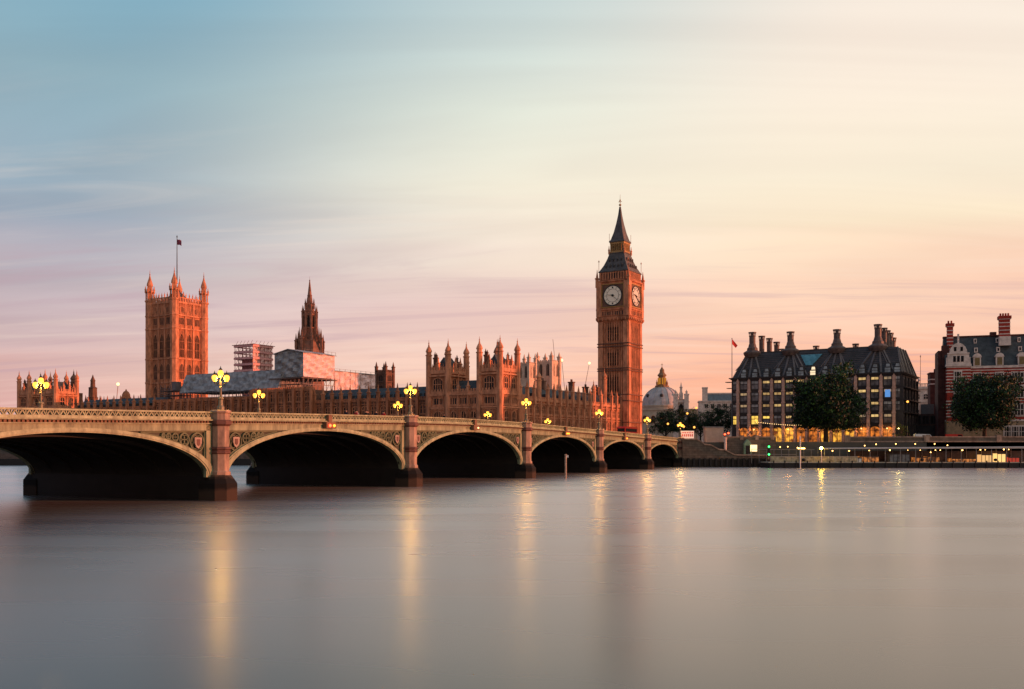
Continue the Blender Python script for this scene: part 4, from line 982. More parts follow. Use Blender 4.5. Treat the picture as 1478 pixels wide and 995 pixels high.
mb = MB(); mb.box(-24, 26, -14, 14, G, 27.5); mb.box(-24.5, 26.5, -14.5, 14.5, 27.5, 28.3); mb.build('hall_block', MATS['pale_hall_stone'], t)
for i in range(9): place('window', window_mesh(2.2, 4.5, 1, True, GLASSM, STONE2, 1), t, T(-20+i*5, -14.02, 20))
# baroque turret pair beside it
X, Y = at(983, 560); t = thing('baroque_gatehouse', 'pale baroque turreted block at the right edge of the grey dome', 'building', (X, Y, G), -10)
mb = MB(); 
for sx in (-1,1): mb.cbox(sx*3.1, 0, 2.6, G, 35.2); mb.cbox(sx*3.1, 0, 3.1, 35.2, 36); pinnacle(mb, sx*3.1, 0, 36, 38.5, 1.2)
mb.box(-1.8, 1.8, .4, 2, G, 33); mb.cbox(0, 1, 2.2, 33, 36.8); pinnacle(mb, 0, 1, 36.8, 43, 1.4); mb.box(-4.8, 4.8, -.6, 2.4, 31, 31.7); mb.build('stone_body', WHITEST, t)
mb = MB(); mb.plate([(-1.2,24),(1.2,24),(1.2,29),(0,30.5),(-1.2,29)], -.75, -.3); mb.build('archway', GLASS, t)
X, Y = at(1018, 500); t = thing('office_block', 'distant pale block with glazed roof storey behind trees left of chimneyed building', 'building', (X, Y, G), -8)
mb = MB(); mb.box(-3, 26, 0, 12, G, 28.6); mb.box(-3.4, 26.4, -.4, 12.4, 28.6, 29.2); mb.build('block_wall', WHITEST, t)
mb = MB(); mb.box(-.5, 26, 1, 11, 29.2, 32.6); mb.build('glazed_storey', mat('blue_grey_glass', (.16,.22,.25), rough=.3), t)
mb = MB(); mb.box(-1, 26, .8, 11.2, 32.6, 33.3); mb.box(-1.4, 1.2, .5, 3.5, 29, 35.6); mb.box(-1.6, 1.4, .3, 3.7, 35.6, 36.2); mb.build('roof_slab', WHITEST, t)
for i in range(8): place('window', window_mesh(1.6, 2.2, 1, False, GLASSM, WHITEST, 0), t, T(.5+i*3.2, -.02, 25.4))

# ------------------------------------------------------------------ bronze-roofed office building with chimneys
nA, nB = n_at(1057, 35), n_at(1301, 35)
X, Y = pal(nA, -35); PW = nB-nA; PD = 27.0; EZ = 27.2
t = thing('chimneyed_building', 'dark bronze-roofed office building with tall ventilation chimneys and stone columns', 'office building', (X, Y, G), -TH)
CEIL = lit_noise('ceiling_light', (.30,.17,.06), (1.0,.66,.24), .9, .45)
CEILD = lit_noise('dim_ceiling_light', (.16,.12,.09), (.62,.40,.19), .75, .6)
DB = mat('dark_bronze', (.040, .030, .028), rough=.45, var=.4, scale=.6); BRZ = mat('bronze_roof', (.052, .044, .042), rough=.5, var=.45, scale=.35)
mb = MB(); mb.box(0, PW, 0, PD, G, EZ); mb.build('facade_wall', DB, t)
colm = mat('column_sandstone', (.60, .34, .25), var=.3, scale=.8)
nb = 13; xs0 = 2.0; bw = (PW-4.0)/nb
def xpx(px, e=35): return n_at(px, e)-nA
LITW2 = mat('bright_shop_light', (.5,.4,.1), emit=2.0, ecol=(1,.50,.04))
litset = {(0,1):0,(0,2):1,(0,3):1,(0,5):1,(0,6):1,(0,7):1,(0,8):1,(1,2):1,(1,3):1,(1,4):1,(1,5):0,(2,2):1,(2,3):1,(2,4):1,(3,2):2,(3,4):1,(0,10):1,(0,11):1,(1,10):1,(1,11):1,(2,11):1,(3,11):1,(1,6):1,(3,1):3,(3,0):0,(0,4):1}
def ph_window(W, h, lit):
    """bay window: dark frame, two glass lights, louvres, with the ceiling lights showing in the upper pane when lit"""
    key = ('ph', round(W,2), round(h,2), lit)
    if key in WIN: return WIN[key]
    mb = MB(); hw_ = W/2
    mb.k = 0; mb.box(-hw_, hw_, -.12, -.08, 0, h)
    mb.k = 1
    mb.box(-hw_-.1, hw_+.1, -.22, -.05, h, h+.2); mb.box(-hw_-.1, hw_+.1, -.3, -.05, -.25, 0); mb.box(-.05, .05, -.2, -.12, 0, h); mb.box(-hw_, hw_, -.2, -.12, h*.58, h*.66)
    for sx in (-1, 1): mb.box(sx*hw_-.1, sx*hw_+.1, -.22, -.08, 0, h)
    mb.k = 2
    if lit == 3: mb.box(-hw_+.12, hw_-.12, -.14, -.12, .1, h-.1)
    elif lit: mb.box(-hw_+.15, hw_-.15, -.14, -.12, h*.68, h-.12)
    else: mb.box(-hw_+.1, hw_-.1, -.14, -.12, h*.68, h-.1)
    WIN[key] = mb.mesh('window', [mat('office_glass', (.17,.14,.13), rough=.35, var=.9, scale=.5, spec=.4) if lit != 3 else LIT, DB, {0: mat('sky_pale_glass', (.42,.38,.35), rough=.4, var=.6, scale=.5), 1: CEIL, 2: LIT, 3: LIT, 4: CEILD}[lit]])  # pale sky reflection put into the unlit pane colours
    return WIN[key]
rowz = [24.0, 20.25, 16.5, 12.75]
sl = MB()
for i in range(nb):
    xc = xs0+(i+.5)*bw
    for j, z in enumerate(rowz): place('window', ph_window(bw-1.35, 2.6, litset.get((j, i), (4 if rnd.random() < .55 else 0))), t, T(xc, 0, z))
    fr = MB(); a = bw/2-.5
    g_ = SHOPY if i in (3,4,7,8,9) else SHOPR
    sh = MB(); sh.plate([(xc-a,G+.2),(xc+a,G+.2),(xc+a,10.7)]+[(xc+a*math.cos(R(q)), 10.7+.9*math.sin(R(q))) for q in (30,60,90,120,150)]+[(xc-a,10.7)], -.05, 0)
    sh.k = 1; sh.box(xc-.07, xc+.07, -.12, -.05, G+.2, 11.4); sh.box(xc-a, xc+a, -.12, -.05, 10.4, 10.55); sh.box(xc-a, xc-a+.12, -.12, -.05, G, 10.7); sh.build('shopfront', [g_, DB], t)
    sl.box(xc-a-.2, xc+a+.2, -.3, .0, 11.75, 12.2)
place('window', ph_window(1.2, 2.6, 3), t, T(.9, 0, 12.75))
for z in rowz[:3]: place('window', ph_window(1.2, 2.6, 0), t, T(.9, 0, z)); place('window', ph_window(1.4, 2.6, 0), t, T(PW-1.0, 0, z))
sl.build('floor_bands', DB, t)
for i in (1, 4, 7, 10, 12):  # added lamps, there to cast orange light on the columns
    xc = xs0+i*bw+bw*.5; l_ = MB(); l_.sphere(xc, -1.3, 11.0, .16, 8, 5); o = l_.build('arcade_fill_lamp', LAMPT, t); d_ = bpy.data.lights.new('arcade_fill_light', 'POINT'); d_.energy = 260; d_.color = (1,.42,.10); d_.shadow_soft_size = .25
    q = bpy.data.objects.new('arcade_fill_light', d_); COL.objects.link(q); q.parent = t; q.location = (xc, -1.3, 10.3-G)
for i in range(nb+1):
    x = xs0+i*bw; mb = MB(); mb.box(x-.42, x+.42, -.75, .05, G, 26.7)
    for z in (11.7, 15.45, 19.2, 22.95): mb.box(x-.55, x+.55, -.85, .05, z, z+.5)
    mb.plate([(x-.42,26.7),(x+.42,26.7),(x,27.4)], -.7, 0); mb.build('column', colm, t)
# side bays
for i in range(5):
    for z in rowz: place('window', ph_window(3.0, 2.6, 0), t, T(PW, 2.6+i*5.3, z, 90))
mb = MB()
for i in range(6): y = i*5.3; mb.box(PW, PW+.6, y, y+.5, G, 26.5)
for z in (15.8, 19.6, 23.3): mb.box(PW, PW+1.3, 0, PD, z-.15, z+.15)
mb.build('side_frame', DB, t)
# eaves, roof, ribs
mb = MB(); mb.box(-.9, PW+.9, -.95, PD+.9, EZ+.3, EZ+.6); mb.box(-.5, PW+.5, -.5, PD+.5, EZ, EZ+.3)
for z in (0,): mb.box(-2.2, -.5, -.6, 1.6, 26.4, 26.6); mb.box(-1.8, -.4, -.4, 1.4, 24.4, 24.6)
mb.build('eaves', DB, t)
chx0_, chx3_ = xpx(1087, 27), xpx(1268, 27); print('chx', chx0_, PW-chx3_, PW)
RZ = 36.0; RY = 7.0; IX = chx0_-2.0
mb = MB(); z0 = EZ+.6
mb.add([(0,0,z0),(PW,0,z0),(PW,PD,z0),(0,PD,z0),(IX,RY,RZ),(PW-IX,RY,RZ),(PW-IX,PD-RY,RZ),(IX,PD-RY,RZ)],
       [(0,1,5,4),(1,2,6,5),(2,3,7,6),(3,0,4,7),(4,5,6,7)])
mb.build('roof', BRZ, t)
chx = [xpx(1087, 27), xpx(1142, 27), xpx(1209, 27), xpx(1268, 27)]
rb = MB()
def roofp(x, f_): return Vector((x, RY*f_-.1, z0+(RZ-z0)*f_+.12))
cols = [xs0+i*bw for i in range(nb+1)]
for i, x in enumerate(cols):
    c_ = min(chx, key=lambda q: abs(q-x)); xt = min(max(c_+(x-c_)*.22, IX+.15), PW-IX-.15)
    rb.beam(roofp(x, .0), roofp(xt, .98), .55, .28)
for j in range(12): 
    f_ = (j+1)/13; ins = IX*f_
    rb.beam(roofp(ins, f_), roofp(PW-ins, f_), .10, .10)
for c_ in chx:
    for s_ in (-1.2, 1.2):
        rb.beam(roofp(c_+s_*3.2, .3), roofp(c_+s_*.6, .97), .3, .2)
for i in range(6):
    y = PD*i/5; rb.beam((PW-.0,y,z0+.1), (PW-IX+.1, min(max(y,RY),PD-RY), RZ), .4, .25)
rb.build('roof_ribs', mat('rib_bronze', (.13,.10,.088), rough=.45, var=.3), t)
# attic dormers with pale glass
for i in range(nb+1):
    xc = xs0+(i-.0)*bw if i < nb else PW-1.0; xc = xs0+(i+.5)*bw if i < nb else PW-1.1
    d_ = MB(); d_.box(xc-.95, xc+.95, -.35, 1.2, z0-.3, z0+1.5); d_.plate([(xc-.95,z0+1.5),(xc+.95,z0+1.5),(xc+.6,z0+2.9),(xc-.6,z0+2.9)], .35, 2.4); d_.k = 1
    d_.box(xc-.78, xc+.78, -.40, -.34, z0+.05, z0+1.35); d_.plate([(xc-.6,z0+1.75),(xc+.6,z0+1.75),(xc+.45,z0+2.6),(xc-.45,z0+2.6)], .28, .34); d_.k = 2; d_.box(xc-.8, xc+.8, -.43, -.40, z0+.65, z0+.75)
    d_.build('dormer', [BRZ, mat('pale_dormer_glass', (.32,.36,.36), rough=.25, var=.5, scale=.5) if i != 6 else LITP, DB], t)
xg0, xg1 = (chx[1]+chx[2])/2-3.6, (chx[1]+chx[2])/2+3.2
mb = MB(); p = [roofp(xg0,.82), roofp(xg1,.82), roofp((xg0+xg1)/2+1.0,.38), roofp((xg0+xg1)/2-1.0,.38)]
off = Vector((0,-.18,.16)); mb.add([tuple(q+off) for q in p]+[tuple(q) for q in p], [(3,2,1,0),(4,5,6,7),(0,1,5,4),(1,2,6,5),(2,3,7,6),(3,0,4,7)])
mb.build('glazed_roof_panel', mat('teal_glass', (.10,.26,.30), rough=.25, var=.4, scale=.6), t)
mb = MB(); mb.box(chx[0]-1, chx[-1]+1, RY+.5, PD-RY-.5, RZ-.2, RZ+.6); mb.build('roof_platform', BRZ, t)
STACK = mat('chimney_bronze', (.13, .085, .07), rough=.55, var=.4, scale=1)
def stack(x, y, z0_, zt, r_, skirt=True):
    mb = MB()
    if skirt: mb.lathe(x, y, [(2.2,z0_-1.2),(2.75,z0_-.2),(2.9,z0_+.3),(2.8,z0_+.6),(1.75,z0_+1.2),(1.7,z0_+1.9),(1.35,z0_+2.2),(r_+.1,z0_+3.2),(r_,z0_+3.4)], 12)
    mb.lathe(x, y, [(r_,z0_),(r_,zt-1.5),(r_+.12,zt-1.4),(r_+.12,zt-1.2)], 12)
    for k in range(12):
        a = 2*math.pi*k/12; mb.beam((x+(r_-.05)*math.cos(a),y+(r_-.05)*math.sin(a),zt-1.3),(x+(r_+.15)*math.cos(a),y+(r_+.15)*math.sin(a),zt-.3),.12)
    mb.lathe(x, y, [(r_+.25,zt-.35),(r_+.3,zt),(r_,zt),(r_-.1,zt-.35)], 12, cap=False)
    mb.lathe(x, y, [(r_*.55,zt-1.4),(r_*.55,zt-.5)], 12)
    mb.build('ventilation_chimney', STACK, t)
for px_, x, zt in zip((1087,1142,1209,1268), chx, (43.2, 42.6, 42.4, 43.2)): stack(x, RY+.2, RZ, zt, 1.0)
for px_, yy, zt in ((1099.5, 12.5, 42.4), (1110.5, 17, 42.0), (1121, 20.5, 41.0), (1129, 21, 38.6)):
    stack(xpx(px_, 35-yy), yy, RZ, zt, .85, False)
for px_, zt in ((1178, 38.9), (1235, 38.9)): stack(xpx(px_, 35-20), 20, RZ, zt, .8, False)
for px_, yy, zt in ((1276,12.5,42.6), (1280.5,16.5,42.2), (1285,20.5,41.8), (1289,24,40.6)): stack(xpx(px_, 35-yy), yy, 30.5, zt, .8, False)
# blue screen in a window
i = 11; xc = xs0+(i+.5)*bw; mb = MB()
xc = xs0+(12+.5)*bw; mb.box(xc-.75, xc+.75, -.26, -.22, 20.4, 22.6); mb.build('blue_screen', LBLU, t)

# flagpole at its left
X, Y = at(1061.5, 316); t = thing('flagpole', 'thin flagpole with small furled flag left of the chimneyed building', 'flagpole', (X-.9, Y+1, G))
mb = MB(); mb.lathe(0,0,[(.18,G),(.1,40.6),(.2,40.8),(.02,41.1)],6); mb.build('pole', GREYP, t)
mb = MB(); mb.add([(.1,0,40.6),(1.9,.3,38.6),(1.3,.4,37.8),(.1,0,39.0)],[(0,1,2,3)]); o = mb.build('flag', REDP, t); sm = o.modifiers.new('solid','SOLIDIFY'); sm.thickness = .05

# ------------------------------------------------------------------ banded red brick building at the right edge
X, Y = at(1366, 300); NR = -18.7; t = thing('banded_brick_building', 'red brick building with white stone bands, gable, steep slate roof, tall striped chimney', 'building', (X, Y, G), NR)
nx = lambda px: ((px-HX)/F*(Y)-X)/(math.cos(R(NR))-(px-HX)/F*math.sin(R(NR)))
NW_ = 62; mb = MB(); mb.box(0, NW_, 1.2, 16, 13.4, 29.8); mb.box(.1, nx(1400), -.8, 1.4, 13.4, 30.4); mb.build('brick_wall', BRICK, t)
mb = MB(); mb.box(-.15, NW_, 1.0, 16.2, G, 13.4); mb.box(-.1, nx(1400)+.2, -1.0, 1.0, G, 13.4); mb.build('stone_basement', mat('yellow_granite', (.36,.23,.13), var=.3, scale=.9), t)
mb = MB(); gw = nx(1400)
for z in [14.6+.95*i for i in range(17)]:
    if i_ := True: pass
    if 19.4 < z < 21.5: continue
    mb.box(-.08, gw+.08, -.87, 1.0, z, z+.32); mb.box(gw+.1, NW_, 1.13, 1.3, z, z+.3)
mb.box(-.3, gw+.3, -1.15, 1.2, 30.2, 30.9); mb.box(gw+.3, NW_, .7, 1.4, 29.6, 30.3); mb.box(-.3, NW_, .8, 1.3, 13.3, 13.8); mb.build('stone_bands', WHITEST, t)
# gable
gc = gw/2; mb = MB()
mb.plate([(.3,30.9),(gw-.3,30.9),(gw-.3,34.2)]+[(gc+(gw/2-.8)*math.cos(R(a)), 34.2+3.2*math.sin(R(a))) for a in (0,20,40,60,75,90,105,120,140,160,180)]+[(.3,34.2)], -.8, .4)
mb.box(gc-.25, gc+.25, -.6, .2, 37.2, 40.2); mb.box(-.1, .7, -.7, .3, 30.9, 33.0); mb.box(gw-.7, gw+.1, -.7, .3, 30.9, 33.0); mb.box(.2, gw-.2, -1.0, .3, 34.0, 34.4); mb.build('gable', WHITEST, t)
mb = MB()
for u in (-1.1, 0, 1.1): mb.box(gc+u-.38, gc+u+.38, -.86, -.79, 31.6, 33.4)
for u in (-.9, .9): mb.box(gc+u-.35, gc+u+.35, -.86, -.79, 34.9, 36.2)
mb.build('gable_window', GLASS, t)
mb = MB(); mb.add([(-.2,.9,30.2),(NW_,.9,30.2),(NW_,16,30.2),(-.2,16,30.2),(-.2,7,39.9),(NW_,7,39.9),(NW_,9,39.9),(-.2,9,39.9)], [(0,1,5,4),(1,2,6,5),(2,3,7,6),(3,0,4,7),(4,5,6,7)]); mb.build('slate_roof', SLATE, t)
mb = MB(); mb.box(-.3, NW_, 6.8, 9.2, 39.85, 40.3); mb.box(nx(1434), nx(1443), 6.5, 8.5, 39.9, 41.2); mb.build('roof_ridge', BRICKD, t)
def nwin(px, z, w_, h_, yy, tall=False, lit=False):
    x = nx(px); f = MB()
    f.box(x-w_/2-.35, x+w_/2+.35, yy-.18, yy+.1, z-.35, z+h_+.4); o = f.build('window', WHITEST, t); o['label'] = 'window in a white stone frame'; f = MB()
    f.box(x-w_/2, x+w_/2, yy-.24, yy-.18, z, z+h_); g_ = f.build('pane', LITP if lit else GLASSM, o); f = MB()
    for q in (-.25, .25): f.box(x+q*w_-.07, x+q*w_+.07, yy-.3, yy-.24, z, z+h_)
    f.box(x-w_/2, x+w_/2, yy-.3, yy-.24, z+h_*.5-.07, z+h_*.5+.07); f.build('glazing_bars', WHITEST, o)
nwin(1382, 25.5, 1.7, 3.0, -.87); nwin(1382, 20.2, 1.7, 3.2, -.87); nwin(1382, 14.8, 1.7, 3.2, -.87)
for px_ in (1411, 1443.5, 1467, 1476): nwin(px_, 20.6, 1.8, 3.2, 1.13); nwin(px_, 25.2, 1.8, 2.8, 1.13); nwin(px_, 15.2, 1.8, 3.2, 1.13)
for px_ in (1455, 1466, 1477): nwin(px_, 8.6, 1.6, 3.0, 1.0)
for px_ in (1411, 1443.5, 1475.5):
    x = nx(px_); d_ = MB(); d_.box(x-1.05, x+1.05, .7, 3.5, 30.1, 33.0); d_.plate([(x-1.3,33.0),(x+1.3,33.0),(x+1.0,33.7),(x+.5,34.1),(x,34.2),(x-.5,34.1),(x-1.0,33.7)], .6, 3.8); o = d_.build('dormer', WHITEST, t)
    d_ = MB(); d_.box(x-.7, x+.7, .62, .69, 30.5, 32.8); d_.build('pane', mat('mustard_pane', (.20,.13,.04), rough=.3), o)
    for z, w_ in ((35.0, .5), (38.0, .42)):
        yb = .9+6.1*(z-30.2)/9.7; d_ = MB(); d_.box(x-w_, x+w_, yb-.35, yb+1.2, z-.3, z+1.2); o = d_.build('dormer', WHITEST, t); d_ = MB(); d_.box(x-w_*.45, x+w_*.45, yb-.4, yb-.34, z, z+.9); d_.build('pane', GLASS, o)
def striped(x, y, w_, d, z0_, zt, base=None):
    m1 = MB(); m1.box(x-w_/2, x+w_/2, y-d/2, y+d/2, z0_, zt-1.6); m1.box(x-w_/2-.35, x+w_/2+.35, y-d/2-.3, y+d/2+.3, zt-1.4, zt-.5)
    k = max(2, int(w_/.7))
    for i in range(k): m1.lathe(x-w_/2+w_*(i+.5)/k, y, [(.3,zt-.5),(.26,zt+.4)], 8)
    o = m1.build('chimney_stack', BRICK, t); m2 = MB(); z = z0_+.8
    while z < zt-2: m2.box(x-w_/2-.06, x+w_/2+.06, y-d/2-.06, y+d/2+.06, z, z+.28); z += 1.15
    m2.box(x-w_/2-.2, x+w_/2+.2, y-d/2-.2, y+d/2+.2, zt-1.6, zt-1.4)
    if base: m2.box(x-w_/2-.15, x+w_/2+.15, y-d/2-.4, y+d/2, base, z0_+.2)
    m2.build('stone_bands', WHITEST, o)
striped(nx(1453), 4.5, 2.9, 2.4, 39.2, 46.2, base=36.6); striped(nx(1372)+.3, 5.0, 1.7, 1.7, 34, 44.6)
mb = MB(); mb.box(-2.0, .0, 4, 15, G, 35.6); mb.box(-.9, 1.1, 3.4, 6.5, 30, 37.2); mb.build('side_wing', BRICKD, t)

# striped brick stair block and the pale classical building in the gap
X, Y = at(1349.5, 335); t = thing('brick_stair_block', 'narrow dark red brick block with white bands beside the banded brick building', 'building', (X, Y, G), -15)
mb = MB(); mb.cbox(0, 3, 3.0, G, 30.8, 6); mb.box(-1.7, 1.7, -.2, 6.2, 30.8, 31.2); mb.lathe(0, 1, [(.3,31.2),(.25,32.4)], 8); mb.build('brick_wall', BRICKD, t)
mb = MB()
for z in (27.0, 28.6): mb.box(-1.56, 1.56, -.06, 6.06, z, z+.35)
mb.build('stone_bands', WHITEST, t)
X, Y = at(1305, 390); t = thing('classical_block', 'pale classical facade with balustrade and urns in the gap behind the chimneyed building', 'building', (X, Y, G), -10)
mb = MB(); mb.box(0, 16, 0, 12, G, 28.6); mb.box(-.4, 16.4, -.5, 12, 28.6, 29.3); mb.box(-.2, 16, -.2, .3, 29.3, 29.6); mb.box(-.2, 16, -.3, .2, 30.6, 30.9)
for i in range(28): mb.box(.1+i*.57, .35+i*.57, -.15, .1, 29.6, 30.6)
mb.box(-.3, 16.3, -.4, 0, 23.2, 23.8); mb.build('stone_facade', WHITEST, t)
for i in range(4): u = MB(); u.lathe(1+i*4.6, 0, [(.35,30.9),(.4,31.3),(.2,31.5),(.5,32.1),(.45,32.5),(.1,32.9)], 8); u.build('urn', WHITEST, t)
for i in range(5): place('window', window_mesh(1.5, 2.6, 1, True, GLASSM, WHITEST, 1), t, T(2+i*3.1, -.02, 18)); place('window', window_mesh(1.5, 2.2, 1, True, GLASSM, WHITEST, 1), t, T(2+i*3.1, -.02, 24.6))
X, Y = at(1331.5, 400); t = thing('flagpole', 'thin bare pole above the pale classical block', 'flagpole', (X, Y+2, 28))
mb = MB(); mb.lathe(0,0,[(.14,28),(.1,42.5),(.25,42.8),(.02,43.6)],6); mb.build('pole', GREYP, t)
X, Y = at(1306, 318); t = thing('low_link_building', 'low dark glazed link building between office block and brick building', 'building', (X, Y, G), -14)
mb = MB(); mb.box(0, 15, 0, 6, G, 12.4); mb.build('lower_wall', DB, t); mb = MB(); mb.box(0, 15, -.1, 6, 12.4, 16.2); mb.build('upper_wall', mat('brown_brick', (.12,.065,.05), var=.4), t)
mb = MB(); mb.box(5, 9, .5, 4, 16.2, 19.4); mb.box(.5, 3.5, .5, 4, 16.2, 20.5); mb.build('roof_plant', GREYP, t)
for i in range(6): place('window', window_mesh(1.7, 2.4, 1, False, GLASSM, DB, 0), t, T(1.5+i*2.4, -.12, 13.1))

# ------------------------------------------------------------------ trees
def tree(x, y, zb_, zt, rad, label, seed, nclump=240, cat='tree', group='trees along the embankment', leafs=None, flat=1.0, nm='leafy_tree', lz=None):
    r_ = random.Random(seed); t = thing(nm, label, cat, (x, y, zb_), 0, group)
    tr = MB(); h_ = zt-zb_; c0 = zb_+h_*(lz or .10)
    tr.lathe(0,0,[(rad*.065,zb_),(rad*.05,zb_+h_*.12),(rad*.04,zb_+h_*.3),(rad*.03,zb_+h_*.5),(rad*.012,zb_+h_*.8)],9)
    for i in range(11):
        a = r_.random()*6.28; z0_ = zb_+h_*(.14+.35*r_.random()); e_ = Vector((math.cos(a)*rad*.7, math.sin(a)*rad*.7, z0_-zb_+h_*(.15+.22*r_.random())))+Vector((0,0,zb_))
        m_ = Vector((e_.x*.45, e_.y*.45, z0_+(e_.z-z0_)*.62)); tr.beam((0,0,z0_), m_, rad*.035); tr.beam(m_, e_, rad*.02)
    tr.build('trunk', BARK, t)
    cr = MB(); zc_ = (c0+zt)/2; hz = (zt-c0)/2
    lob = [(r_.random()*6.28, r_.uniform(-.5,.9), r_.uniform(.8,1.25)) for _ in range(13)]
    gaps = [(r_.random()*6.28, r_.uniform(-.7,.9)) for _ in range(9)]
    def env(a, s_):
        v = .66
        for la, ls, lr in lob:
            d = math.acos(max(-1, min(1, math.cos(a-la)*math.sqrt(max(0,1-s_*s_))*math.sqrt(1-ls*ls)+s_*ls)))
            v = max(v, lr*math.exp(-(d/.45)**2*.5)) if d < .8 else v
        return v
    for ci in range(nclump):
        a = r_.random()*6.2832; s_ = r_.uniform(-.97, 1.0); rr_ = env(a, s_)*(r_.random()**.28)
        if rr_ > .55 and any(abs((a-ga+3.14) % 6.28-3.14) < .30 and abs(s_-gs) < .22 for ga, gs in gaps) and r_.random() < .85: continue
        hr = math.sqrt(max(0, 1-abs(s_)**(2.3 if s_ > 0 else 5))); c_ = Vector((math.cos(a)*hr*rad*rr_, math.sin(a)*hr*rad*rr_, zc_+s_*hz*rr_*flat))
        cs_ = rad*r_.uniform(.05, .13); up = .5+.5*s_; kind = 1 if r_.random() < .06+.5*up*up*(rr_ > .7) else 0  # outer crown top favours brighter leaves, a highlight painted by leaf colour
        for li in range(44):
            o_ = Vector((r_.gauss(0,1), r_.gauss(0,1), r_.gauss(0,.75)))*cs_*.75; p = c_+o_; sz = rad*.020*r_.uniform(.6,1.4)
            n_ = Vector((r_.gauss(0,1), r_.gauss(0,1), r_.gauss(.4,1))).normalized(); u_ = n_.orthogonal().normalized(); v_ = n_.cross(u_)
            ang = r_.random()*3.14; u2 = u_*math.cos(ang)+v_*math.sin(ang); v2 = n_.cross(u2)
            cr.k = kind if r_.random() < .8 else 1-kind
            cr.add([p-u2*sz*1.3, p-v2*sz*.8, p+u2*sz*1.3, p+v2*sz*.8], [(0,1,2,3)])
    cr.build('crown', leafs or [LEAFA, LEAFHI], t); return t
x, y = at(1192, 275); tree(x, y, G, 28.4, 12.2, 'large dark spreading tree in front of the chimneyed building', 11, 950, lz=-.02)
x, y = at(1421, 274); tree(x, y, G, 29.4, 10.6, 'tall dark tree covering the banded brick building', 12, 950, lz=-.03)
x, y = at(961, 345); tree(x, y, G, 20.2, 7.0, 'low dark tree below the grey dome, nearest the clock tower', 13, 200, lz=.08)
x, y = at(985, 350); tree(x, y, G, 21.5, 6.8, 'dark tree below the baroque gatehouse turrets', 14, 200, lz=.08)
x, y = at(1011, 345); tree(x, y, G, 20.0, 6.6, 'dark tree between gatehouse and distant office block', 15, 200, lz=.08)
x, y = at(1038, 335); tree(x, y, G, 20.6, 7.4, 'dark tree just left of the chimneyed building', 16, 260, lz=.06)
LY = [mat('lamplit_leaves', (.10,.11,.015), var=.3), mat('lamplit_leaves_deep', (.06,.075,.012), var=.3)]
x, y = at(1301, 283); tree(x, y, G, 13.0, 2.6, 'small rounded tree lit yellow at the right corner of the chimneyed building', 17, 60, leafs=LY, nm='small_tree')
lamp_d = bpy.data.lights.new('tree_lamp', 'POINT'); lamp_d.energy = 420; lamp_d.color = (1,.75,.25); lamp_d.shadow_soft_size = .3
X, Y = at(1297, 278.5); t = thing('street_lamp', 'low lamp shining into the small yellow-lit tree', 'street lamp', (X, Y, G))
mb = MB(); mb.lathe(0,0,[(.1,G),(.06,10.5)],6); mb.build('post', IRON, t); o = bpy.data.objects.new('light', lamp_d); COL.objects.link(o); o.parent = t; o.location = (0,-.2,4.6)
mb = MB(); mb.sphere(0,0,10.7,.2); mb.build('lamp_globe', LAMPT, t)

# ------------------------------------------------------------------ stairs beside the bridge and lower quay
t = thing('stair_wall', 'stepped granite stair wall running down from the bridge to the lower quay', 'wall', (*br(0, -1), 0))
X0, Y0 = br(0, -1)
def wp(px, y): x, y = at(px, y); return (x-X0, y-Y0)
prof = [(985,633),(1005,633),(1013,637),(1017,640.5),(1026,641.5),(1038,648),(1046,648.5),(1060,655.5),(1067,656),(1112,657)]
mbw, mbc, mbr = MB(), MB(), MB(); yl = 262.5
for (pa_, za_), (pb_, zb__) in zip(prof, prof[1:]):
    ax, ay = wp(pa_, yl); bx_, by_ = wp(pb_, yl); za2, zb2 = zat(za_, yl), zat(zb__, yl)
    def seg(mb, lo, hi, o0, o1):
        mb.add([(ax,ay+o0,za2+lo),(bx_,by_+o0,zb2+lo),(bx_,by_+o1,zb2+lo),(ax,ay+o1,za2+lo),(ax,ay+o0,za2+hi),(bx_,by_+o0,zb2+hi),(bx_,by_+o1,zb2+hi),(ax,ay+o1,za2+hi)],
               [(0,3,2,1),(4,5,6,7),(0,1,5,4),(1,2,6,5),(2,3,7,6),(3,0,4,7)])
    seg(mbc, -.35, 0, -.25, .9)
    n_ = 4
    mbw.add([(ax,ay,-1),(bx_,by_,-1),(bx_,by_+.7,-1),(ax,ay+.7,-1),(ax,ay,za2-.35),(bx_,by_,zb2-.35),(bx_,by_+.7,zb2-.35),(ax,ay+.7,za2-.35)],
               [(0,3,2,1),(4,5,6,7),(0,1,5,4),(1,2,6,5),(2,3,7,6),(3,0,4,7)])
mbw.build('wall_face', WALLS, t); mbc.build('coping', GRANITE, t)
mb = MB()
for i in range(16): x, _ = wp(986+i*8, 262); mb.box(x-.25, x+.25, 262.5-.45-Y0, 262.5-Y0, .2, 2.4)
mb.build('timber_fenders', BLACKP, t)
mb = MB()
for i in range(26):
    x, _ = wp(1008+i*2.3, 263.4); z = 7.6-i*.17; mb.box(x, x+.6, 263.3-Y0, 266-Y0, z-1.2, z-1.0)
mb.build('steps', GRANITE, t)
# lower quay edge wall
X, Y = at(1046, 265.5); t = thing('quay_back_wall', 'dark granite wall above the lower quay between the steps and the pier', 'wall', (X, Y, 0))
mb = MB(); mb.box(0, 14, 0, .8, 0, 8.0); mb.build('wall_face', WALLS, t); mb = MB(); mb.box(-.1, 14, -.15, .95, 8.0, 8.3)
for i in range(4): mb.box(i*4.2, i*4.2+.9, -.2, 1.0, 7.4, 8.6)
mb.build('coping', GRANITE, t)
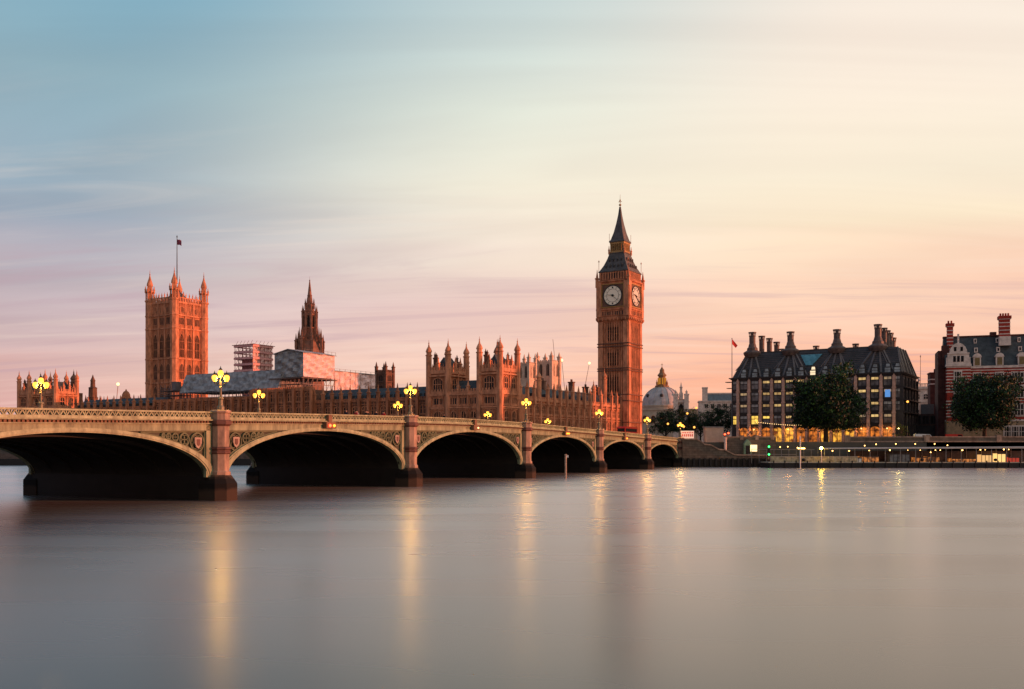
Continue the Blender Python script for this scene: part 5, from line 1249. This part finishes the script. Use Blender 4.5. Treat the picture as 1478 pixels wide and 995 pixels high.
# pale kiosk block on the quay corner
X, Y = at(1018.5, 269.5); t = thing('plinth_block', 'plain pale stone plinth block at the head of the river steps', 'plinth', (X, Y, G-1))
mb = MB(); mb.box(0, 5.0, 0, 3.2, G-1, 10.8); mb.build('block', mat('pink_plaster', (.48,.33,.25), var=.15), t); mb = MB(); mb.box(-.2, 5.2, -.2, 3.4, 10.8, 11.1); mb.build('cap', GREYP, t)
X, Y = at(983, 268.5); t = thing('souvenir_stall', 'small stall with pink and white printed panel at the end of the bridge', 'stall', (X, Y, G))
mb = MB(); mb.box(0, 3.6, 0, 2, G, 9.9); mb.k = 1
for i in range(6): mb.box(.2+i*.55, .5+i*.55, -.04, 0, 8.3, 9.0)
for i in range(5): mb.box(.3+i*.65, .75+i*.65, -.04, 0, 9.25, 9.5)
mb.k = 0; mb.build('panel', [mat('pink_panel', (.6,.42,.36), emit=.55, ecol=(1,.62,.48)), REDP], t); mb = MB(); mb.box(-.1, 3.7, -.3, 2.1, 9.9, 10.0); mb.build('roof', GREYP, t)
X, Y = at(1079.5, 263.8); t = thing('ticket_kiosk', 'small green kiosk with arched gable roof on the lower quay', 'kiosk', (X, Y, 3.2))
mb = MB(); gm = mat('pale_green_paint', (.22,.33,.20), var=.2); mb.box(-.95, .95, 0, 2, 3.2, 6.0); mb.plate([(-1.05,6.0),(1.05,6.0),(.6,6.9),(0,7.5),(-.6,6.9)], -.1, 2.1); mb.build('cabin', gm, t)
mb = MB(); mb.box(-.6, .6, -.06, 0, 3.5, 5.8); mb.build('glass_door', GLASSM, t)
X, Y = at(1088, 263.6); t = thing('lit_poster_box', 'small bright cream lit sign box beside the green kiosk', 'sign', (X, Y, 3.2))
mb = MB(); mb.box(-.9, .9, 0, .4, 4.2, 6.0); mb.build('light_box', mat('cream_light', (1,.8,.5), emit=1.6, ecol=(1,.74,.36)), t); mb = MB(); mb.box(-.08, .08, .1, .3, 3.2, 4.2); mb.build('leg', IRON, t)

# traffic light, red
def signal(px, y, z0_, z1_, label, lens, zs, nm='traffic_light'):
    X, Y = at(px, y); t = thing(nm, label, 'signal', (X, Y, z0_)); mb = MB(); mb.lathe(0,0,[(.09,z0_),(.08,z1_)],6); mb.build('post', GREYP, t)
    mb = MB(); mb.box(-.28, .28, -.2, .2, min(zs)-.5, max(zs)+.5); mb.build('signal_box', BLACKP, t)
    for z in zs: l_ = MB(); l_.sphere(0, -.25, z, .24); l_.build('lamp_lens', lens, t)
signal(1046, 264.5, 5.0, 8.6, 'post with bright red light at the head of the river steps', LRED, [8.9])
signal(1051, 272, G, 9.0, 'smaller red light right beside the bright red one', LRED, [9.3])
signal(1109.5, 252, 2.2, 5.9, 'post with two green lights at the left end of the floating pier', LGRN, [5.5, 3.5], 'pier_light')

# ------------------------------------------------------------------ embankment and bridge-foot lamps
gl = thing('globe_lamp', '', 'street lamp'); mb = MB(); mb.lathe(0,0,[(.12,0),(.07,1),(.06,5.6)],6); mb.build('post', IRON, gl); mb = MB(); mb.sphere(0,0,5.85,.33,10,6); mb.build('lamp_globe', LAMPS, gl)
first = True
for px_, py_, y, lb in ((1005,589,300,'brightest high globe lamp above the trees left of the chimneyed building'),(992,597,300,'globe lamp in front of the trees below the brightest one'),(964,612,300,'globe lamp in front of the leftmost low tree'),
                        (1002,617,290,'low globe lamp above the souvenir stall'),(987,616,285,'globe lamp just right of the last three-lantern lamp'),
                        (1310,580,276,'starry lamp at the right corner of the chimneyed building'),(1091,607,285,'globe lamp at the left end of the string of lights')):
    o = gl if first else copy_tree(gl); first = False; X, Y = at(px_, y); z = zat(py_, y)
    o.location = (X, Y, G); s_ = (z-G)/5.85; o.scale = (1, 1, 1); 
    for ch in kids(o):
        if ch.name.startswith('post'): ch.scale = (1, 1, s_)
        else: ch.location.z = (z-G)-5.85
    o['label'] = lb; o['group'] = 'globe lamps on the west bank'
# string of small bulbs
xa_, ya_ = at(1092, 285); t = thing('string_lights', 'sagging string of small warm bulbs along the office building front', 'string lights', (xa_, ya_, G))
mb = MB(); cb = MB(); prev = None
for i in range(24):
    X, Y = at(1092+i*3.2, 285); z = zat(608+4.5*math.sin(math.pi*min(1, i/23*1.0)*.62)+1.5, 285); p = (X-xa_, Y-ya_, z); mb.sphere(*p, .11, 6, 4)
    if prev: cb.beam(prev, p, .04)
    prev = p
t2 = mb.build('bulbs', LAMPT, t); t2['kind'] = 'stuff'; cb.build('cable', IRON, t)
mb = MB(); mb.beam((0,0,G),(0,0,12.4),.1); mb.beam((prev[0],prev[1],G),(prev[0],prev[1],prev[2]+.2),.1); mb.build('post', IRON, t)

# ------------------------------------------------------------------ floating pier
XL, YL = at(1111, 251); t = thing('floating_pier', 'long floating passenger pier with black hull, glass canopy and lit waiting rooms', 'pier', (XL, YL, 0))
XR = at(1500, 251)[0]-XL
mb = MB(); mb.box(0, XR, 0, 8.0, -.5, 1.3); mb.add([(0,0,1.3),(0,8,1.3),(-1.4,4,1.3),(0,0,-.5),(0,8,-.5),(-1.4,4,-.5)], [(0,2,1),(3,4,5),(0,3,5,2),(2,5,4,1)]); mb.build('hull', BLACKP, t)
mb = MB(); mb.box(-.3, XR, -.15, 8.1, 1.3, 1.5); mb.build('deck', mat('pale_deck_edge', (.42,.36,.27), var=.2), t)
mb = MB()
for i in range(24): x = 1+i*2.9; mb.cbox(x, -.12, .25, .1, 1.9); mb.cut()
build_each(mb, 'fender_post', BLACKP, t)
pxl = lambda px: (px-HX)/F*251-XL
mb = MB()
x1 = pxl(1238)
for i in range(13): x = .3+(x1-.3)*i/12; mb.box(x-.05, x+.05, .1, .2, 1.5, 3.0)
mb.box(.3, x1, .08, .22, 2.9, 3.02); mb.build('railing', mat('pier_rail', (.5,.42,.3)), t)
mb = MB(); mb.box(.4, x1, .12, .18, 1.55, 2.85); mb.build('rail_panel', mat('beige_panel', (.42,.34,.20), var=.5, scale=1.2), t)
xc0, zc0 = pxl(1192), 4.9
mb = MB(); mb.add([(xc0,.6,zc0),(XR,.6,zc0+.15),(XR,7,zc0+.35),(xc0,7,zc0+.2),(xc0,.6,zc0+.12),(XR,.6,zc0+.5),(XR,7,zc0+.7),(xc0,7,zc0+.32)], [(0,3,2,1),(4,5,6,7),(0,1,5,4),(1,2,6,5),(2,3,7,6),(3,0,4,7)]); mb.build('canopy', mat('canopy_metal', (.42,.38,.33), var=.15), t)
mb = MB()
for i in range(15): x = xc0+(XR-xc0)*i/14; mb.box(x-.07, x+.07, 1.0, 1.14, 1.5, zc0+.2); mb.cut(); mb.box(x-.07, x+.07, 6.5, 6.64, 1.5, zc0+.2); mb.cut()
build_each(mb, 'canopy_post', GREYP, t)
mb = MB(); mb.box(pxl(1240), XR, 6.8, 6.95, 1.5, 4.4); mb.build('back_screen', mat('dark_screen', (.06,.035,.025), rough=.4, var=.6, scale=.8), t)
def room(p0, p1, z1, m_, nm='waiting_room', fr=True, y0=3.0):
    mb = MB(); mb.box(pxl(p0), pxl(p1), y0, y0+2.5, 1.5, z1); mb.k = 1; k = max(2, int((pxl(p1)-pxl(p0))/.9))
    for i in range(k+1): x = pxl(p0)+(pxl(p1)-pxl(p0))*i/k; mb.box(x-.06, x+.06, y0-.06, y0, 1.5, z1)
    mb.box(pxl(p0)-.06, pxl(p1)+.06, y0-.08, y0, z1-.15, z1+.1); mb.build(nm, [m_, DB], t)
room(1425, 1441, 3.4, mat('cream_room', (.5,.4,.2), emit=.8, ecol=(1,.55,.20))); room(1448, 1460, 3.7, mat('warm_bright_room', (.5,.4,.2), emit=1.1, ecol=(1,.60,.20)))
amb = ROOMA
room(1328, 1345, 2.7, amb); room(1348, 1366, 2.9, amb, y0=4); room(1247, 1275, 3.0, amb); room(1384, 1420, 2.4, ROOMA, y0=4); room(1464, 1480, 2.7, mat('dim_red_room', (.3,.05,.03), emit=.3, ecol=(1,.10,.06)))
room(1289, 1318, 3.6, mat('grey_ticket_box', (.16,.16,.16), rough=.5, var=.5), 'ticket_box', y0=2.2); room(1238, 1247, 2.6, WHITEP, 'ticket_box', y0=1.6)
for px_, py_ in ((1203,651),(1227,651),(1256,650.5),(1286,650),(1312,650),(1330,650),(1352,650),(1359,650),(1345,653),(1391,650),(1417,649.5),(1424,649.5),(1451,649),(1458,649)):
    l_ = MB(); l_.sphere(pxl(px_), .75, zat(py_, 251.7), .09+.09*rnd.random(), 8, 5); l_.build('pier_lamp', mat('pier_lamp_glass', (1,.8,.5), emit=7, ecol=(1,.52,.13)), t)
pts = [(1120,644,1.6),(1152,646,1.6)]
mb = MB(); 
for px_, rr in ((1160, .55), (1331, .5), (1437, .5)):
    mb.sphere(pxl(px_), .0, 2.1, rr, 10, 6, .75)
mb.build('dark_buoys', BLACKP, t)
# gangway railing line at the left and posts
mb = MB(); 
for (a, b_, za_, zb_) in ((1098, 1192, 4.85, 4.7), (1092, 1165, 3.5, 3.4)): mb.beam((pxl(a),9.5,za_),(pxl(b_),9.5,zb_),.14)
for i in range(9): x = pxl(1098)+i*2.0; mb.beam((x,9.5,1.0),(x,9.5,4.8),.1)
mb.build('gangway', GREYP, t)

def pile(px, y, zt, label, col, r_=.2, zb_=-1, nm='mooring_post', gr=None):
    X, Y = at(px, y); t = thing(nm, label, 'post', (X, Y, 0), 0, gr); mb = MB(); mb.lathe(0,0,[(r_,zb_),(r_*.95,zt-.3),(r_*1.25,zt-.25),(r_*1.25,zt-.05),(r_*.6,zt)],10); mb.build('shaft', col, t); return t
t = pile(816.5, 171, 4.2, 'thin pale post standing in the water before the fourth arch', mat('weathered_pale_post', (.42,.33,.26), var=.5, scale=3), .19)
mb = MB(); mb.box(-.05, .5, -.1, .1, 3.6, 4.0); mb.build('sign_plate', WHITEP, t)
pile(1155, 250.3, 8.2, 'tall thin white post at the left part of the floating pier', WHITEP, .16)
pile(1047, 263.2, 8.0, 'pale stone bollard post below the red light', WHITEST, .35, 4.5, 'stone_post')
# floodlight with bright lamp
X, Y = at(1185.5, 250.5); t = thing('flood_lamp', 'very bright white flood lamp on a post on the floating pier', 'lamp', (X, Y, 1.5))
mb = MB(); mb.lathe(0,0,[(.1,1.5),(.07,4.8)],6); mb.build('post', WHITEP, t); mb = MB(); mb.sphere(0,0,5.15,.36); mb.build('lamp_globe', LAMPW, t)
X, Y = at(1157, 257); t = thing('pier_shelter_lamp', 'softer lamp on the quay wall left of the bright flood lamp', 'lamp', (X, Y, 1.5)); mb = MB(); mb.box(-.9, .9, 0, .2, 4.9, 5.2); mb.build('lamp_tube', mat('tube_light', (1,.7,.4), emit=9, ecol=(1,.6,.15)), t)
mb = MB(); mb.beam((0,0.1,1.5),(0,.1,4.9),.1); mb.build('post', IRON, t)
for k, (px_, py_) in enumerate(((1126,645.5),(1137,645),(1151,646.5),(1248,643.5),(1264.5,641.5),(1293,641),(1321,641),(1349,641),(1367.5,643))):
    X, Y = at(px_, 260.6); t = thing('wall_lamp', ['leftmost', 'second', 'third', 'fourth', 'fifth', 'sixth', 'seventh', 'eighth', 'last'][k]+' of nine small lamps along the river wall above the pier', 'lamp', (X, Y, zat(py_, 260.6)-.25), 0, 'small lamps on the river wall')
    mb = MB(); mb.sphere(0, 0, zat(py_, 260.6), .15, 8, 5); mb.build('lamp_globe', MATS['pier_lamp_glass'], t); mb = MB(); mb.beam((0,0,zat(py_,260.6)-.25),(0,1.3,zat(py_,260.6)-.25),.1); mb.build('bracket', IRON, t)

# moored barges glimpsed under the left arches
def barge(px, y, L_, label, rz=8):
    X, Y = at(px, y); t = thing('moored_barge', label, 'barge', (X, Y, 0), rz); mb = MB()
    mb.prism([(-L_/2,0),(L_/2-3,0),(L_/2,2.6),(L_/2-3,5.2),(-L_/2,5.2),(-L_/2-1.5,2.6)], -.5, 1.9); mb.build('hull', BLACKP, t); mb = MB(); mb.box(-L_/2+2, L_/2-8, .8, 4.4, 1.9, 3.6); mb.box(L_/2-7, L_/2-4.5, 1, 4.2, 1.9, 4.4); mb.build('cabin', mat('barge_cabin', (.10,.07,.06), var=.4), t)
    for q in (-.3, .1): l_ = MB(); l_.sphere(L_*q, .6, 3.0, .16, 8, 5); l_.build('cabin_lamp', LAMPT, t)
barge(18, 285, 44, 'dark moored barge seen under the leftmost arch'); barge(345, 285, 26, 'dark moored barge seen under the arch right of the near pier')
# far bank wood
t = MB(); r_ = random.Random(5)
for i in range(1500):
    x = -520-r_.random()*500; y = 480+(-x-560)*1.0+r_.random()*160; z = 3+r_.random()**1.5*16; s_ = 2.2
    u = Vector((r_.gauss(0,1),r_.gauss(0,1),r_.gauss(0,1))).normalized(); v = u.orthogonal().normalized(); p = Vector((x,y,z)); t.add([p-u*s_,p-v*s_,p+u*s_,p+v*s_],[(0,1,2,3)])
o = t.build('far_bank_trees', LEAFA); tag(o, 'far dark line of trees on the opposite bank', 'woodland', kind='stuff')

# ------------------------------------------------------------------ bus, van
def bus(x, y, label):
    X, Y = br(x, y); z0_ = top(min(x,0))-1.25 if x < 0 else G-.05; t = thing('double_decker_bus', label, 'bus', (X, Y, z0_), BD)
    b_ = MB(); P = [(-5.4,z0_+.35),(5.4,z0_+.35),(5.5,z0_+2.2),(5.35,z0_+4.25),(5.1,z0_+4.4),(-5.2,z0_+4.4),(-5.45,z0_+4.1),(-5.45,z0_+.6)]; b_.plate(P, -1.25, 1.25); b_.build('body', REDP, t)
    for z in (1.35, 3.0):
        w_ = MB()
        for s_ in (-1, 1): w_.box(-5.0, 5.0, s_*1.27-.01 if s_ < 0 else 1.25, -1.25 if s_ < 0 else 1.28, z0_+z, z0_+z+.85)
        w_.box(5.4, 5.56, -1.0, 1.0, z0_+z, z0_+z+.9); w_.box(-5.5, -5.44, -1.0, 1.0, z0_+z, z0_+z+.9); w_.build('window_band', mat('bus_window', (.3,.12,.06), emit=.5, ecol=(1,.40,.12)) if z < 2 else GLASSM, t)
    for wx in (-3.6, 3.4):
        for s_ in (-1, 1): w_ = MB(); w_.M = Matrix.Translation((wx, s_*1.15, z0_+.5)) @ Matrix.Rotation(R(90), 4, 'X'); w_.lathe(0,0,[(.5,-.15),(.5,.15)],14); w_.build('wheel', BLACKP, t)
    for s_ in (-.8,.8): l_ = MB(); l_.sphere(-5.5, s_, z0_+.9, .13, 8, 5); l_.build('headlight', LAMPT, t)
bus(6, 16.5, 'red double-decker bus at the foot of the clock tower')
def van(x, y, label, col):
    X, Y = at(x, y); t = thing('parked_van', label, 'van', (X, Y, G), -5); mb = MB(); mb.plate([(-2.6,G+.4),(2.6,G+.4),(2.6,G+1.2),(2.0,G+1.35),(1.4,G+2.2),(-2.5,G+2.3),(-2.6,G+2.0)], 0, 1.9); mb.build('body', col, t)
    w_ = MB(); w_.plate([(.3,G+1.35),(1.75,G+1.35),(1.3,G+2.05),(.3,G+2.05)], -.03, 0); w_.build('side_window', GLASS, t)
    for wx in (-1.7, 1.7): w_ = MB(); w_.M = Matrix.Translation((wx, .1, G+.38)) @ Matrix.Rotation(R(90), 4, 'X'); w_.lathe(0,0,[(.36,-.12),(.36,.12)],12); w_.build('wheel', BLACKP, t)
van(1335, 272, 'pale van on the embankment road between the two right buildings', WHITEP); van(1381, 275, 'red van half hidden at the left foot of the tall right tree', REDP)

# ------------------------------------------------------------------ people on the bridge
def person_mesh():
    me = bpy.data.meshes.new('person')
    J = {'pel':(0,0,.95,.16),'wst':(0,0,1.12,.14),'chs':(0,0,1.36,.17),'nck':(0,0,1.50,.065),'hd0':(0,-.01,1.60,.085),'hd1':(0,-.02,1.70,.10),'hd2':(0,-.01,1.78,.06),
         'hl':(.10,0,.90,.10),'kl':(.11,-.06,.50,.065),'al':(.11,.03,.09,.05),'tl':(.11,-.12,.04,.04),'hr':(-.10,0,.90,.10),'kr':(-.11,.04,.50,.065),'ar':(-.11,.14,.10,.05),'tr':(-.11,0,.04,.04),
         'sl':(.19,0,1.42,.07),'el':(.24,.04,1.14,.045),'wl':(.23,-.08,.90,.032),'fl':(.23,-.10,.80,.03),'sr':(-.19,0,1.42,.07),'er':(-.24,-.03,1.14,.045),'wr':(-.22,-.14,.93,.032),'fr':(-.22,-.17,.83,.03)}
    K = list(J); E_ = [('pel','wst'),('wst','chs'),('chs','nck'),('nck','hd0'),('hd0','hd1'),('hd1','hd2'),('pel','hl'),('hl','kl'),('kl','al'),('al','tl'),('pel','hr'),('hr','kr'),('kr','ar'),('ar','tr'),
        ('chs','sl'),('sl','el'),('el','wl'),('wl','fl'),('chs','sr'),('sr','er'),('er','wr'),('wr','fr')]
    me.from_pydata([J[k][:3] for k in K], [(K.index(a), K.index(b_)) for a, b_ in E_], [])
    o = bpy.data.objects.new('tmp', me); COL.objects.link(o); sk = o.modifiers.new('skin', 'SKIN'); sv = me.skin_vertices[0].data if me.skin_vertices else None
    if sv is None: me.attributes; bpy.context.view_layer.objects.active = o
    return o, K, J
try:
    o, K, J = person_mesh(); me = o.data
    if not me.skin_vertices:
        import bmesh
        bm = bmesh.new(); bm.from_mesh(me); bm.verts.layers.skin.verify(); bm.to_mesh(me); bm.free()
    for i, k in enumerate(K): me.skin_vertices[0].data[i].radius = (J[k][3], J[k][3]*(.75 if k in ('chs','wst','pel') else 1)); me.skin_vertices[0].data[i].use_root = (k == 'pel')
    sb = o.modifiers.new('sub', 'SUBSURF'); sb.levels = 1; sb.render_levels = 1
    bpy.context.view_layer.update(); dg = bpy.context.evaluated_depsgraph_get(); base = bpy.data.meshes.new_from_object(o.evaluated_get(dg)); bpy.data.objects.remove(o)
    base.name = 'person'
except Exception as ex:
    print('person failed', ex); raise
def person(x, y, label, cl, rz, z=None, world=None):
    me = base.copy(); me.materials.clear(); me.materials.append(CLOTH[cl]); me.materials.append(SKIN); me.materials.append(CLOTH[1])
    for p in me.polygons:
        c_ = p.center; p.material_index = 1 if c_.z > 1.52 or (abs(c_.x) > .17 and c_.z < .9 and c_.z > .7) else (2 if c_.z < .92 and abs(c_.x) < .2 else 0); p.use_smooth = True
    o = bpy.data.objects.new('person', me); COL.objects.link(o); X, Y = world or br(x, y)
    o.location = (X, Y, z if z is not None else top(x)-1.13); o.rotation_euler = (0,0,R(rz)); tag(o, label, 'person', 'people walking over the bridge')
    h_ = MB(); h_.sphere(0, .02, 1.74, .112, 10, 6); hh = h_.build('hair', HAIR, None); hh.parent = o; return o
def bx(px):                                                  # bridge position under a sight line along the near pavement
    lo, hi = -240.0, 3.0
    for _ in range(40):
        mdl = (lo+hi)/2; X, Y = br(mdl, 1.6)
        if HX+F*X/Y > px: hi = mdl
        else: lo = mdl
    return lo
ppl = [(499,0,'person in navy walking alone, leftmost of those above the parapet'),(517,2,'person in dark red walking above the second arch'),(523,3,'person in pale top beside one in dark red'),(527,1,'person in black ahead of one in a pale top'),
       (533,1,'person in black left of a close dark pair on the bridge'),(538.5,1,'left one of a close dark pair above the second arch'),(542,0,'right one of a close dark pair above the second arch'),(557,2,'person in bright red left of the far-side lamp'),
       (560,2,'second person in red, nearest the far-side lamp'),(640,1,'person in black alone below the pavilion'),(872,3,'person in pale top at the clock tower foot'),(878,1,'person in black beside one in pale top at the clock tower foot'),
       (944,3,'person in pale top left of the last spans lamp'),(952,3,'pale dressed person near the west end of the bridge'),(968,1,'person in black near the west end of the bridge'),(825,1,'person in black above the fourth arch')]
for i, (px_, cl, lb) in enumerate(ppl): x = bx(px_); person(x, 1.5+(i % 3)*.45, lb, cl, BD+(90 if i % 2 else -90))
